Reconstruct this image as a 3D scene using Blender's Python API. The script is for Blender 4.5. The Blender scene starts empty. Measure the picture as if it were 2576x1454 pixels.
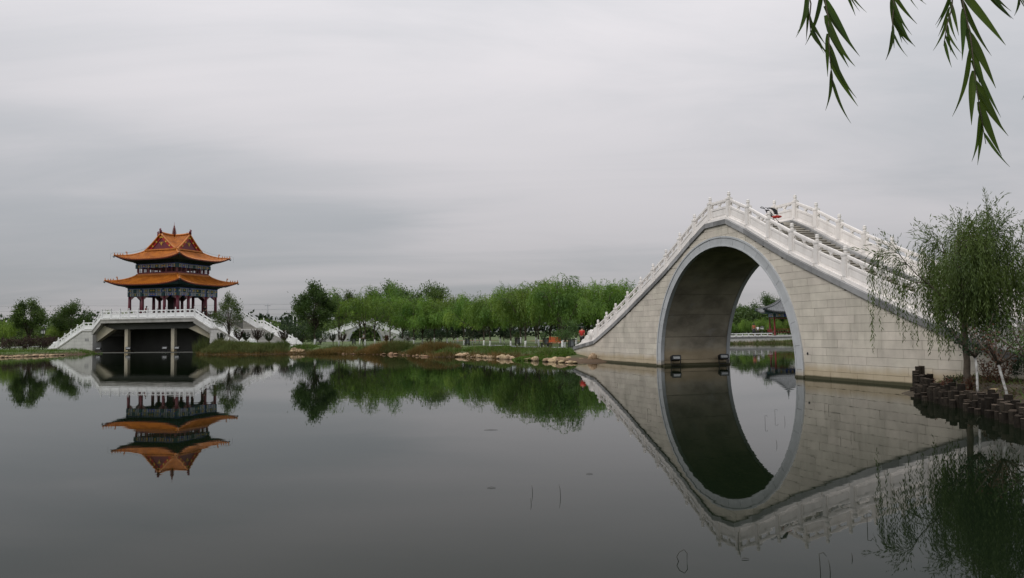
import bpy, math, random
import numpy as np
from mathutils import Matrix, Vector

S = bpy.context.scene
COL = S.collection
R = math.radians

# ------------------------------------------------------------------ camera
FPX, EYE, PITCH, ROLL = 1955.0, 2.2, R(3.07), R(0.81)
cam_data = bpy.data.cameras.new("camera")
cam = bpy.data.objects.new("camera", cam_data)
COL.objects.link(cam)
cam_data.sensor_width = 36.0
cam_data.lens = 36.0 * FPX / 2576.0
cam_data.clip_start = 0.1
cam_data.clip_end = 3000
cam.matrix_world = Matrix.Translation((0, 0, EYE)) @ Matrix.Rotation(R(90) + PITCH, 4, 'X') @ Matrix.Rotation(-ROLL, 4, 'Z')
S.camera = cam

# ------------------------------------------------------------------ sky
SUN_EL, SUN_AZ = R(52), R(232)          # azimuth clockwise from north (+y)
world = bpy.data.worlds.new("World")
S.world = world
world.use_nodes = True
wn, wl = world.node_tree.nodes, world.node_tree.links
wn.clear()


def wnode(t, **k):
    n = wn.new(t)
    for a, b in k.items():
        setattr(n, a, b)
    return n


w_out = wnode('ShaderNodeOutputWorld')
bg_sky = wnode('ShaderNodeBackground')
bg_sky.inputs['Strength'].default_value = 0.07
sky = wnode('ShaderNodeTexSky', sky_type='NISHITA')
sky.sun_disc = False
sky.sun_elevation = SUN_EL
sky.sun_rotation = SUN_AZ
wl.new(sky.outputs[0], bg_sky.inputs['Color'])
tc = wnode('ShaderNodeTexCoord')
sep = wnode('ShaderNodeSeparateXYZ')
wl.new(tc.outputs['Generated'], sep.inputs[0])


def wmath(op, a, b=None, c=None):
    n = wnode('ShaderNodeMath', operation=op)
    for i, v in enumerate((a, b, c)):
        if v is None:
            continue
        if isinstance(v, (int, float)):
            n.inputs[i].default_value = v
        else:
            wl.new(v, n.inputs[i])
    return n.outputs[0]


zc = wmath('MAXIMUM', sep.outputs['Z'], 0.0)
den = wmath('ADD', zc, 0.11)
px = wmath('DIVIDE', sep.outputs['X'], den)
py = wmath('DIVIDE', sep.outputs['Y'], den)
comb = wnode('ShaderNodeCombineXYZ')
wl.new(px, comb.inputs[0])
wl.new(py, comb.inputs[1])


def cloud(scale, rot, sx, sy, off, detail=3.0, rough=0.5, dist=0.4):
    m = wnode('ShaderNodeMapping')
    m.inputs['Rotation'].default_value = (0, 0, R(rot))
    m.inputs['Scale'].default_value = (sx, sy, 1)
    m.inputs['Location'].default_value = off
    wl.new(comb.outputs[0], m.inputs[0])
    n = wnode('ShaderNodeTexNoise')
    n.inputs['Scale'].default_value = scale
    n.inputs['Detail'].default_value = detail
    n.inputs['Roughness'].default_value = rough
    n.inputs['Distortion'].default_value = dist
    wl.new(m.outputs[0], n.inputs['Vector'])
    return n.outputs['Fac']


c1 = cloud(0.34, 10, 0.6, 1.0, (17.58, 1.95, 1.22), 2.5, 0.45, 0.6)
c2 = cloud(0.95, -12, 0.5, 1.3, (4.34, 19.31, 3.93), 6.0, 0.58, 0.6)
cm = wmath('ADD', wmath('MULTIPLY', c1, 0.66), wmath('MULTIPLY', c2, 0.34))
ramp = wnode('ShaderNodeValToRGB')
ramp.color_ramp.interpolation = 'EASE'
e = ramp.color_ramp.elements
e[0].position, e[0].color = 0.36, (0.775, 0.795, 0.835, 1)
e[1].position, e[1].color = 0.62, (1.085, 1.045, 1.075, 1)
wl.new(cm, ramp.inputs[0])
# overcast sky: dim at the horizon, brighter overhead
lum = wmath('ADD', wmath('MULTIPLY', wmath('POWER', zc, 0.72), 1.10), 0.365)
mixc = wnode('ShaderNodeMix', data_type='RGBA', blend_type='MULTIPLY')
mixc.inputs['Factor'].default_value = 1.0
wl.new(ramp.outputs[0], mixc.inputs['A'])
lc = wnode('ShaderNodeCombineColor')
for i in range(3):
    wl.new(lum, lc.inputs[i])
wl.new(lc.outputs[0], mixc.inputs['B'])
bg_cloud = wnode('ShaderNodeBackground')
bg_cloud.inputs['Strength'].default_value = 0.81
wl.new(mixc.outputs['Result'], bg_cloud.inputs['Color'])
mixs = wnode('ShaderNodeMixShader')
mixs.inputs[0].default_value = 0.93
wl.new(bg_sky.outputs[0], mixs.inputs[1])
wl.new(bg_cloud.outputs[0], mixs.inputs[2])
wl.new(mixs.outputs[0], w_out.inputs['Surface'])

# ------------------------------------------------------------------ sun behind cloud
sd = bpy.data.lights.new("sun", 'SUN')
sd.energy = 1.5
sd.angle = R(28)
sd.color = (1.0, 0.965, 0.92)
sun = bpy.data.objects.new("sun", sd)
COL.objects.link(sun)
sdir = Vector((math.sin(SUN_AZ) * math.cos(SUN_EL), math.cos(SUN_AZ) * math.cos(SUN_EL), math.sin(SUN_EL)))
sun.rotation_euler = sdir.to_track_quat('Z', 'Y').to_euler()

S.view_settings.view_transform = 'Standard'
S.view_settings.look = 'None'
S.view_settings.gamma = 1.0
S.view_settings.use_curve_mapping = False
S.view_settings.exposure = 0.15
S.cycles.max_bounces = 6
S.cycles.diffuse_bounces = 3
S.cycles.glossy_bounces = 3
S.cycles.transmission_bounces = 3
S.cycles.transparent_max_bounces = 4
S.cycles.caustics_reflective = False
S.cycles.caustics_refractive = False

# ------------------------------------------------------------------ bearings into the place


def ray(X, Y):
    a, b = X - 1288.0, 727.0 - Y
    u = a * math.cos(ROLL) + b * math.sin(ROLL)
    v = -a * math.sin(ROLL) + b * math.cos(ROLL)
    return Vector((u, FPX * math.cos(PITCH) - v * math.sin(PITCH), FPX * math.sin(PITCH) + v * math.cos(PITCH)))


def at(X, Y, d):
    r = ray(X, Y)
    return Vector((0, 0, EYE)) + r * (d / r.y)


def onz(X, Y, z=0.0):
    r = ray(X, Y)
    return Vector((0, 0, EYE)) + r * ((z - EYE) / r.z)


def gx(X, d):
    return at(X, 840, d).x

# ------------------------------------------------------------------ materials


MATS = {}


def mat(name, col, rough=0.8, var=0.12, scale=3.0, rnd=0.0, bump=0.0, bscale=None, col2=None, metal=0.0, spec=None,
        hue=0.0, coord='Object', detail=5.0, thr=(0.35, 0.65)):
    if name in MATS:
        return MATS[name]
    m = bpy.data.materials.new(name)
    m.use_nodes = True
    N, L = m.node_tree.nodes, m.node_tree.links
    b = N['Principled BSDF']
    b.inputs['Roughness'].default_value = rough
    b.inputs['Metallic'].default_value = metal
    if spec is not None:
        b.inputs['Specular IOR Level'].default_value = spec
    t = N.new('ShaderNodeTexCoord')
    if coord == 'World':
        g = N.new('ShaderNodeNewGeometry')
        vec = g.outputs['Position']
    else:
        vec = t.outputs[coord]
    n = N.new('ShaderNodeTexNoise')
    n.inputs['Scale'].default_value = scale
    n.inputs['Detail'].default_value = detail
    n.inputs['Roughness'].default_value = 0.6
    L.new(vec, n.inputs['Vector'])
    r = N.new('ShaderNodeValToRGB')
    r.color_ramp.elements[0].position, r.color_ramp.elements[1].position = thr
    if col2 is None:
        r.color_ramp.elements[0].color = (*[c * (1 - var) for c in col], 1)
        r.color_ramp.elements[1].color = (*[min(1, c * (1 + var)) for c in col], 1)
    else:
        r.color_ramp.elements[0].color = (*col, 1)
        r.color_ramp.elements[1].color = (*col2, 1)
    L.new(n.outputs['Fac'], r.inputs[0])
    out = r.outputs[0]
    if rnd or hue:
        oi = N.new('ShaderNodeObjectInfo')
        h = N.new('ShaderNodeHueSaturation')
        mr = N.new('ShaderNodeMapRange')
        mr.inputs['To Min'].default_value = 1 - rnd
        mr.inputs['To Max'].default_value = 1 + rnd
        L.new(oi.outputs['Random'], mr.inputs['Value'])
        L.new(mr.outputs[0], h.inputs['Value'])
        if hue:
            m2 = N.new('ShaderNodeMath')
            m2.operation = 'MULTIPLY_ADD'
            m2.inputs[1].default_value = hue
            m2.inputs[2].default_value = 0.5 - hue / 2
            fr = N.new('ShaderNodeMath')
            fr.operation = 'FRACT'
            ml = N.new('ShaderNodeMath')
            ml.operation = 'MULTIPLY'
            ml.inputs[1].default_value = 7.31
            L.new(oi.outputs['Random'], ml.inputs[0])
            L.new(ml.outputs[0], fr.inputs[0])
            L.new(fr.outputs[0], m2.inputs[0])
            L.new(m2.outputs[0], h.inputs['Hue'])
        L.new(out, h.inputs['Color'])
        out = h.outputs[0]
    L.new(out, b.inputs['Base Color'])
    if bump:
        n2 = N.new('ShaderNodeTexNoise')
        n2.inputs['Scale'].default_value = bscale or scale * 6
        n2.inputs['Detail'].default_value = 6
        L.new(vec, n2.inputs['Vector'])
        bp = N.new('ShaderNodeBump')
        bp.inputs['Strength'].default_value = bump
        bp.inputs['Distance'].default_value = 0.03
        L.new(n2.outputs['Fac'], bp.inputs['Height'])
        L.new(bp.outputs[0], b.inputs['Normal'])
    MATS[name] = m
    m['out'] = 1
    return m


def add_waterline_stain(m, z1=0.5, z0=0.10, tan=(0.36, 0.26, 0.11), algae=(0.035, 0.035, 0.012), amount=0.75):
    """old water marks on stone: a tan tide mark and a dark algae line, both ragged"""
    N, L = m.node_tree.nodes, m.node_tree.links
    b = N['Principled BSDF']
    src = b.inputs['Base Color'].links[0].from_socket
    g = N.new('ShaderNodeNewGeometry')
    s = N.new('ShaderNodeSeparateXYZ')
    L.new(g.outputs['Position'], s.inputs[0])
    nz = N.new('ShaderNodeTexNoise')
    nz.inputs['Scale'].default_value = 1.6
    nz.inputs['Detail'].default_value = 6
    L.new(g.outputs['Position'], nz.inputs['Vector'])

    def band(hi, wob, soft):
        a = N.new('ShaderNodeMath')
        a.operation = 'MULTIPLY_ADD'
        a.inputs[1].default_value = wob
        L.new(nz.outputs['Fac'], a.inputs[0])
        L.new(s.outputs['Z'], a.inputs[2])
        mr = N.new('ShaderNodeMapRange')
        mr.inputs['From Min'].default_value = hi + wob * 0.5 - soft
        mr.inputs['From Max'].default_value = hi + wob * 0.5 + soft
        mr.inputs['To Min'].default_value = 1.0
        mr.inputs['To Max'].default_value = 0.0
        L.new(a.outputs[0], mr.inputs['Value'])
        return mr.outputs[0]

    def mixin(prev, colr, fac, amt):
        mm = N.new('ShaderNodeMix')
        mm.data_type = 'RGBA'
        k = N.new('ShaderNodeMath')
        k.operation = 'MULTIPLY'
        k.inputs[1].default_value = amt
        L.new(fac, k.inputs[0])
        L.new(k.outputs[0], mm.inputs['Factor'])
        L.new(prev, mm.inputs['A'])
        mm.inputs['B'].default_value = (*colr, 1)
        return mm.outputs['Result']
    o = mixin(src, tan, band(z1, 0.35, 0.14), amount * 0.6)
    o = mixin(o, algae, band(z0, 0.06, 0.03), 0.95)
    L.new(o, b.inputs['Base Color'])


def weather(m, amount=0.3, colr=(0.12, 0.11, 0.09), lo=0.52, hi=0.72, sxy=1.6, sz=0.28):
    """uneven rain streaks and grime that belong to the stone"""
    N, L = m.node_tree.nodes, m.node_tree.links
    b = N['Principled BSDF']
    src = b.inputs['Base Color'].links[0].from_socket
    g = N.new('ShaderNodeNewGeometry')
    mp = N.new('ShaderNodeMapping')
    mp.inputs['Scale'].default_value = (sxy, sxy, sz)
    L.new(g.outputs['Position'], mp.inputs[0])
    n = N.new('ShaderNodeTexNoise')
    n.inputs['Scale'].default_value = 1.0
    n.inputs['Detail'].default_value = 7
    n.inputs['Roughness'].default_value = 0.62
    L.new(mp.outputs[0], n.inputs['Vector'])
    mr = N.new('ShaderNodeMapRange')
    mr.inputs['From Min'].default_value = lo
    mr.inputs['From Max'].default_value = hi
    mr.inputs['To Min'].default_value = 0
    mr.inputs['To Max'].default_value = amount
    L.new(n.outputs['Fac'], mr.inputs['Value'])
    mx = N.new('ShaderNodeMix')
    mx.data_type = 'RGBA'
    L.new(mr.outputs[0], mx.inputs['Factor'])
    L.new(src, mx.inputs['A'])
    mx.inputs['B'].default_value = (*colr, 1)
    L.new(mx.outputs['Result'], b.inputs['Base Color'])


def leafmat(name, c1_, c2_, rnd=0.15, hue=0.02, trans=0.35, scale=0.9):
    if name in MATS:
        return MATS[name]
    m = mat(name, c1_, rough=0.55, scale=scale, rnd=rnd, hue=hue, col2=c2_, coord='World', detail=4, thr=(0.3, 0.7), spec=0.25)
    N, L = m.node_tree.nodes, m.node_tree.links
    b = N['Principled BSDF']
    src = b.inputs['Base Color'].links[0].from_socket
    t = N.new('ShaderNodeBsdfTranslucent')
    hs = N.new('ShaderNodeHueSaturation')
    hs.inputs['Hue'].default_value = 0.485
    hs.inputs['Saturation'].default_value = 1.1
    hs.inputs['Value'].default_value = 1.25
    L.new(src, hs.inputs['Color'])
    L.new(hs.outputs[0], t.inputs['Color'])
    mx = N.new('ShaderNodeMixShader')
    mx.inputs[0].default_value = trans
    L.new(b.outputs[0], mx.inputs[1])
    L.new(t.outputs[0], mx.inputs[2])
    L.new(mx.outputs[0], N['Material Output'].inputs['Surface'])
    return m


M_BLOCK = mat('granite_block', (0.525, 0.482, 0.41), 0.85, 0.11, 1.1, 0.075, 0.25, 40, hue=0.012)
weather(M_BLOCK, 0.34, (0.20, 0.185, 0.15))
add_waterline_stain(M_BLOCK, 0.55, 0.13, (0.34, 0.25, 0.115), amount=0.95)
M_MORTAR = mat('mortar', (0.25, 0.23, 0.195), 0.9, 0.1, 2)
add_waterline_stain(M_MORTAR)
M_RING = mat('ring_granite', (0.40, 0.415, 0.425), 0.75, 0.07, 2.0, 0.05, 0.15, 60)
add_waterline_stain(M_RING, 0.3)
M_LINING = mat('vault_concrete', (0.30, 0.265, 0.205), 0.9, 0.1, 0.7, 0.05, 0.3, 18, col2=(0.43, 0.375, 0.285), coord='World')
weather(M_LINING, .55, (.10, .09, .07), .44, .62, .5, .9)
weather(M_LINING, .5, (.36, .34, .30), .55, .66, .8, 1.1)
add_waterline_stain(M_LINING, 0.9, 0.16, (0.32, 0.23, 0.11))
M_COPE = mat('coping_granite', (0.22, 0.22, 0.22), 0.8, 0.16, 1.8, 0.42, 0.2, 40)
M_MARBLE = mat('white_marble', (0.77, 0.735, 0.705), 0.65, 0.06, 1.6, 0.045, 0.12, 40)
weather(M_MARBLE, 0.30, (0.36, 0.33, 0.29), .50, .74, 2.6, .6)
M_MARBLE2 = mat('cool_white_marble', (0.78, 0.785, 0.785), 0.65, 0.05, 1.2, 0.05)
weather(M_MARBLE2, 0.25, (0.36, 0.36, 0.34), .50, .74, 1.6, .5)
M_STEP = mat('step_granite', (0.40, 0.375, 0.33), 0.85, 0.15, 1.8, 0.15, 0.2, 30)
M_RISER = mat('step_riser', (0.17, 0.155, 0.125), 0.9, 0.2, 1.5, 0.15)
M_CONC = mat('pale_concrete', (0.27, 0.265, 0.245), 0.85, 0.1, 0.8, 0.04, 0.1, 20, col2=(0.40, 0.39, 0.365), coord='World')
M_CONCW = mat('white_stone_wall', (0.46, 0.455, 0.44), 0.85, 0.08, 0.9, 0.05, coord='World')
add_waterline_stain(M_CONCW, 0.35, 0.08)
weather(M_CONCW, .3, (.24, .235, .21))
weather(M_CONC, .4, (.16, .15, .13), .46, .66, .9, .9)
M_CONCD = mat('shaded_concrete', (0.105, 0.105, 0.095), 0.9, 0.15, 0.6, 0.03, coord='World')  # concrete under the deck, the shade of the recess put into its colour
M_CONCY = mat('stained_concrete', (0.36, 0.335, 0.27), 0.9, 0.15, 0.7, 0.06, col2=(0.45, 0.40, 0.29), coord='World')
add_waterline_stain(M_CONCY, 0.4, 0.08)
M_TILE = mat('glazed_orange_tile', (0.27, 0.076, 0.007), 0.5, 0.2, 1.3, 0.08, 0.1, 12, spec=0.3, col2=(0.44, 0.145, 0.014))
M_TILEG = mat('grey_roof_tile', (0.13, 0.135, 0.14), 0.7, 0.2, 3, 0.06)
M_RIDGE = mat('glazed_orange_ridge', (0.45, 0.15, 0.018), 0.4, 0.18, 3, 0.06)
M_LACQ = mat('maroon_lacquer', (0.135, 0.018, 0.032), 0.45, 0.12, 3, 0.06)
M_RED = mat('red_lacquer', (0.17, 0.018, 0.018), 0.5, 0.12, 3, 0.05)
M_REDB = mat('bright_red_board', (0.42, 0.02, 0.018), 0.5, 0.12, 5)
M_GOLD = mat('gold_paint', (0.66, 0.45, 0.06), 0.5, 0.15, 6)
M_BLUE = mat('blue_paint', (0.06, 0.095, 0.36), 0.6, 0.2, 5, 0.15)
M_GREEN = mat('green_paint', (0.03, 0.085, 0.10), 0.6, 0.2, 5, 0.15)
M_GREYB = mat('grey_blue_paint', (0.20, 0.235, 0.285), 0.6, 0.2, 8, 0.12)
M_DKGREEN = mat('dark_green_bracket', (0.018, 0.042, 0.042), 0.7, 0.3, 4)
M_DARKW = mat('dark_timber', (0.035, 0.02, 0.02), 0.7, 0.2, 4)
M_WHITE = mat('white_paint', (0.76, 0.76, 0.74), 0.6, 0.06, 5, 0.04)
M_BARKP = mat('painted_bark', (0.22, 0.20, 0.18), 0.85, 0.2, 9, 0.12, col2=(0.52, 0.52, 0.50), thr=(0.38, 0.55))
M_PAINTB = mat('whitewashed_bark', (0.55, 0.55, 0.53), 0.85, 0.2, 7, 0.06, col2=(0.80, 0.80, 0.78))
M_BARK = mat('bark', (0.085, 0.068, 0.05), 0.9, 0.3, 8, 0.15, 0.4, 25)
M_BLACK = mat('black_metal', (0.015, 0.016, 0.018), 0.45, 0.1, 5)
M_GREYM = mat('grey_metal', (0.24, 0.25, 0.26), 0.45, 0.1, 5, metal=0.4)
M_GLASS = mat('lamp_glass', (0.32, 0.33, 0.33), 0.15, 0.1, 6)
M_ROCK = mat('tan_rock', (0.20, 0.13, 0.065), 0.9, 0.2, 3, 0.3, 0.5, 12, col2=(0.43, 0.33, 0.21), hue=0.02)
M_ROCKD = mat('brown_rock', (0.13, 0.07, 0.035), 0.9, 0.2, 3, 0.25, 0.5, 12, col2=(0.26, 0.17, 0.10), hue=0.02)
M_LOG = mat('wet_log', (0.014, 0.0115, 0.009), 0.95, 0.3, 6, 0.5, 0.5, 40, col2=(0.034, 0.028, 0.022), spec=0.12)
M_LOGTOP = mat('log_end', (0.075, 0.058, 0.044), 0.95, 0.2, 9, 0.5, spec=0.15)
M_BSOIL = mat('dark_bank_soil', (0.030, 0.021, 0.013), 0.95, 0.2, 2.5, 0, 0.4, 14, col2=(0.06, 0.045, 0.024), coord='World')
M_SOIL = mat('red_soil', (0.20, 0.10, 0.048), 0.95, 0.2, 1.5, coord='World')
M_PATH = mat('pale_paving', (0.40, 0.41, 0.42), 0.85, 0.1, 2, coord='World')
M_ORANGE = mat('orange_plank', (0.62, 0.12, 0.02), 0.6, 0.1, 6, 0.05)
M_SKIN = mat('skin', (0.45, 0.26, 0.18), 0.6, 0.05, 6)
M_HAIR = mat('black_hair', (0.012, 0.010, 0.010), 0.5, 0.1, 6)
M_CRED = mat('red_cloth', (0.42, 0.025, 0.02), 0.85, 0.1, 6)
M_CWHITE = mat('white_cloth', (0.72, 0.73, 0.75), 0.85, 0.06, 6)
M_CBLACK = mat('black_cloth', (0.018, 0.018, 0.02), 0.85, 0.1, 6)
M_CGREY = mat('dark_grey_cloth', (0.055, 0.048, 0.045), 0.85, 0.1, 6)
M_CORG = mat('rust_cloth', (0.32, 0.09, 0.045), 0.85, 0.1, 6)
M_GROUND = mat('park_lawn', (0.045, 0.07, 0.018), 0.95, 0.2, 0.22, 0, 0.3, 9, col2=(0.085, 0.12, 0.03), coord='World')
M_WILLOW = leafmat('willow_leaf', (0.055, 0.115, 0.020), (0.19, 0.29, 0.054), 0.22, 0.035, 0.36, 0.5)
M_WILLOWN = leafmat('near_willow_leaf', (0.038, 0.066, 0.016), (0.105, 0.15, 0.036), 0.05, 0.0, 0.3, 1.2)
M_TREE = leafmat('tree_leaf', (0.040, 0.080, 0.022), (0.10, 0.155, 0.045), 0.2, 0.03, 0.32, 0.6)
M_DTREE = leafmat('dark_leaf', (0.016, 0.034, 0.014), (0.035, 0.062, 0.022), 0.2, 0.02, 0.2, 0.6)
M_MAROON = leafmat('maroon_leaf', (0.03, 0.018, 0.016), (0.065, 0.04, 0.028), 0.2, 0.02, 0.2, 1.5)
M_GRASS = leafmat('grass_blade', (0.055, 0.105, 0.018), (0.10, 0.165, 0.03), 0.05, 0.0, 0.35, 0.35)
M_REED = leafmat('green_reed', (0.06, 0.09, 0.025), (0.13, 0.14, 0.05), 0.05, 0.0, 0.3, 0.4)
M_SEDGE = leafmat('brown_sedge', (0.080, 0.072, 0.022), (0.20, 0.13, 0.045), 0.05, 0.0, 0.3, 0.5)
M_WEED = leafmat('reddish_weed', (0.07, 0.028, 0.018), (0.12, 0.06, 0.03), 0.1, 0.02, 0.2, 2.0)
M_LITTER = leafmat('dry_litter', (0.05, 0.035, 0.02), (0.11, 0.085, 0.035), 0.05, 0.0, 0.1, 1.5)
M_BIGLEAF = leafmat('overhang_leaf', (0.026, 0.050, 0.009), (0.062, 0.105, 0.016), 0.25, 0.02, 0.45, 9.0)
M_STEM = mat('water_stem', (0.03, 0.03, 0.02), 0.8, 0.2, 4)

# water
M_WATER = bpy.data.materials.new('lake_water')
M_WATER.use_nodes = True
_N, _L = M_WATER.node_tree.nodes, M_WATER.node_tree.links
_b = _N['Principled BSDF']
_b.inputs['Base Color'].default_value = (0.0045, 0.0082, 0.0038, 1)
_b.inputs['Roughness'].default_value = 0.015
_b.inputs['IOR'].default_value = 1.155
_g = _N.new('ShaderNodeNewGeometry')


def _wn(sx, sy, sc, det):
    mp = _N.new('ShaderNodeMapping')
    mp.inputs['Scale'].default_value = (sx, sy, 1)
    mp.inputs['Rotation'].default_value = (0, 0, R(7))
    _L.new(_g.outputs['Position'], mp.inputs[0])
    n = _N.new('ShaderNodeTexNoise')
    n.inputs['Scale'].default_value = sc
    n.inputs['Detail'].default_value = det
    _L.new(mp.outputs[0], n.inputs['Vector'])
    return n.outputs['Fac']


_a = _wn(0.5, 1.6, 1.1, 2.0)
_c = _wn(0.12, 0.22, 0.25, 2.0)
_m = _N.new('ShaderNodeMath')
_m.operation = 'MULTIPLY'
_L.new(_a, _m.inputs[0])
_L.new(_c, _m.inputs[1])
_sx = _N.new('ShaderNodeSeparateXYZ')
_L.new(_g.outputs['Position'], _sx.inputs[0])
_mr = _N.new('ShaderNodeMapRange')          # calmer in the lee of the near bank
_mr.inputs['From Min'].default_value = 25
_mr.inputs['From Max'].default_value = 70
_mr.inputs['To Min'].default_value = 0.22
_mr.inputs['To Max'].default_value = 1.0
_L.new(_sx.outputs['Y'], _mr.inputs['Value'])
_m2 = _N.new('ShaderNodeMath')
_m2.operation = 'MULTIPLY'
_L.new(_m.outputs[0], _m2.inputs[0])
_L.new(_mr.outputs[0], _m2.inputs[1])
_m = _m2
_bp = _N.new('ShaderNodeBump')
_bp.inputs['Strength'].default_value = 0.2
_bp.inputs['Distance'].default_value = 0.034
_L.new(_m.outputs[0], _bp.inputs['Height'])
_L.new(_bp.outputs[0], _b.inputs['Normal'])

# ------------------------------------------------------------------ object helpers


def T(o, label=None, cat=None, group=None, kind=None):
    if label:
        o['label'] = label
    if cat:
        o['category'] = cat
    if group:
        o['group'] = group
    if kind:
        o['kind'] = kind
    return o


def empty(name, loc=(0, 0, 0), rz=0.0, label=None, cat=None, group=None):
    o = bpy.data.objects.new(name, None)
    COL.objects.link(o)
    o.location = loc
    o.rotation_euler = (0, 0, rz)
    o.empty_display_size = 0.3
    return T(o, label, cat, group)


def link(name, mesh, parent=None, loc=None):
    o = bpy.data.objects.new(name, mesh)
    COL.objects.link(o)
    if parent is not None:
        o.parent = parent
    if loc is not None:
        o.location = loc
    return o


def copy_tree(o, parent=None):
    c = o.copy()
    COL.objects.link(c)
    c.parent = parent
    for ch in list(o.children):
        copy_tree(ch, c)
    return c


class MB:
    def __init__(self):
        self.v, self.f, self.mi = [], [], []
        self.cur = 0

    def m(self, i):
        self.cur = i
        return self

    def poly(self, pts):
        b = len(self.v)
        self.v += [tuple(p) for p in pts]
        self.f.append(tuple(range(b, b + len(pts))))
        self.mi.append(self.cur)
        return self

    def box(self, x0, x1, y0, y1, z0, z1, M=None):
        c = [(x0, y0, z0), (x1, y0, z0), (x1, y1, z0), (x0, y1, z0), (x0, y0, z1), (x1, y0, z1), (x1, y1, z1), (x0, y1, z1)]
        if M is not None:
            c = [tuple(M @ Vector(p)) for p in c]
        b = len(self.v)
        self.v += c
        for q in ((0, 3, 2, 1), (4, 5, 6, 7), (0, 1, 5, 4), (1, 2, 6, 5), (2, 3, 7, 6), (3, 0, 4, 7)):
            self.f.append(tuple(b + i for i in q))
            self.mi.append(self.cur)
        return self

    def prism(self, pts, y0, y1):
        """pts in (x, z), counter-clockwise seen from -y; extruded along y"""
        b, n = len(self.v), len(pts)
        self.v += [(p[0], y0, p[1]) for p in pts] + [(p[0], y1, p[1]) for p in pts]
        self.f.append(tuple(range(b, b + n)))
        self.f.append(tuple(range(b + 2 * n - 1, b + n - 1, -1)))
        self.mi += [self.cur, self.cur]
        for i in range(n):
            j = (i + 1) % n
            self.f.append((b + j, b + i, b + n + i, b + n + j))
            self.mi.append(self.cur)
        return self

    def tube(self, path, rad, n=8, cap=True):
        P = [Vector(p) for p in path]
        k = len(P)
        if not hasattr(rad, '__len__'):
            rad = [rad] * k
        b = len(self.v)
        ref = None
        for i in range(k):
            d = (P[min(i + 1, k - 1)] - P[max(i - 1, 0)])
            d = d.normalized() if d.length > 1e-9 else Vector((0, 0, 1))
            if ref is None:
                ref = Vector((1, 0, 0)) if abs(d.x) < 0.9 else Vector((0, 1, 0))
            u = (ref - d * ref.dot(d)).normalized()
            w = d.cross(u)
            ref = u
            for j in range(n):
                a = 2 * math.pi * j / n
                self.v.append(tuple(P[i] + (u * math.cos(a) + w * math.sin(a)) * rad[i]))
        for i in range(k - 1):
            for j in range(n):
                q = (j + 1) % n
                self.f.append((b + i * n + j, b + i * n + q, b + (i + 1) * n + q, b + (i + 1) * n + j))
                self.mi.append(self.cur)
        if cap:
            self.f.append(tuple(b + j for j in reversed(range(n))))
            self.f.append(tuple(b + (k - 1) * n + j for j in range(n)))
            self.mi += [self.cur, self.cur]
        return self

    def lathe(self, prof, c=(0, 0, 0), n=10, sq=0.0):
        """prof: (z, r) list; revolved about the vertical through c"""
        b = len(self.v)
        for z, r in prof:
            for j in range(n):
                a = 2 * math.pi * (j + .5) / n
                self.v.append((c[0] + r * math.cos(a), c[1] + r * math.sin(a), c[2] + z))
        k = len(prof)
        for i in range(k - 1):
            for j in range(n):
                q = (j + 1) % n
                self.f.append((b + i * n + j, b + i * n + q, b + (i + 1) * n + q, b + (i + 1) * n + j))
                self.mi.append(self.cur)
        self.f.append(tuple(b + j for j in reversed(range(n))))
        self.f.append(tuple(b + (k - 1) * n + j for j in range(n)))
        self.mi += [self.cur, self.cur]
        return self

    def ball(self, c, rx, ry=None, rz=None, n=10, k=6):
        ry = ry or rx
        rz = rz or rx
        b = len(self.v)
        for i in range(k + 1):
            t = -math.pi / 2 + math.pi * i / k
            r = max(math.cos(t), 0.02)
            for j in range(n):
                a = 2 * math.pi * j / n
                self.v.append((c[0] + rx * r * math.cos(a), c[1] + ry * r * math.sin(a), c[2] + rz * math.sin(t)))
        for i in range(k):
            for j in range(n):
                q = (j + 1) % n
                self.f.append((b + i * n + j, b + i * n + q, b + (i + 1) * n + q, b + (i + 1) * n + j))
                self.mi.append(self.cur)
        return self

    def mesh(self, name, mats, smooth=False):
        me = bpy.data.meshes.new(name)
        me.from_pydata(self.v, [], self.f)
        if not isinstance(mats, (list, tuple)):
            mats = [mats]
        for m in mats:
            me.materials.append(m)
        if len(mats) > 1:
            me.polygons.foreach_set('material_index', self.mi)
        if smooth:
            me.polygons.foreach_set('use_smooth', [True] * len(self.f))
        me.update()
        return me

    def build(self, name, mats, parent=None, smooth=False, loc=None):
        return link(name, self.mesh(name, mats, smooth), parent, loc)


def npmesh(name, V, Fq, m, smooth=False):
    """V (n,3) array, Fq (k,3) or (k,4) int array"""
    me = bpy.data.meshes.new(name)
    V = np.asarray(V, dtype=np.float32)
    Fq = np.asarray(Fq, dtype=np.int32)
    s = Fq.shape[1]
    me.vertices.add(len(V))
    me.vertices.foreach_set('co', V.ravel())
    me.loops.add(Fq.size)
    me.loops.foreach_set('vertex_index', Fq.ravel())
    me.polygons.add(len(Fq))
    me.polygons.foreach_set('loop_start', np.arange(0, Fq.size, s, dtype=np.int32))
    me.materials.append(m)
    if smooth:
        me.polygons.foreach_set('use_smooth', np.ones(len(Fq), dtype=bool))
    me.update(calc_edges=True)
    return me


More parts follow.
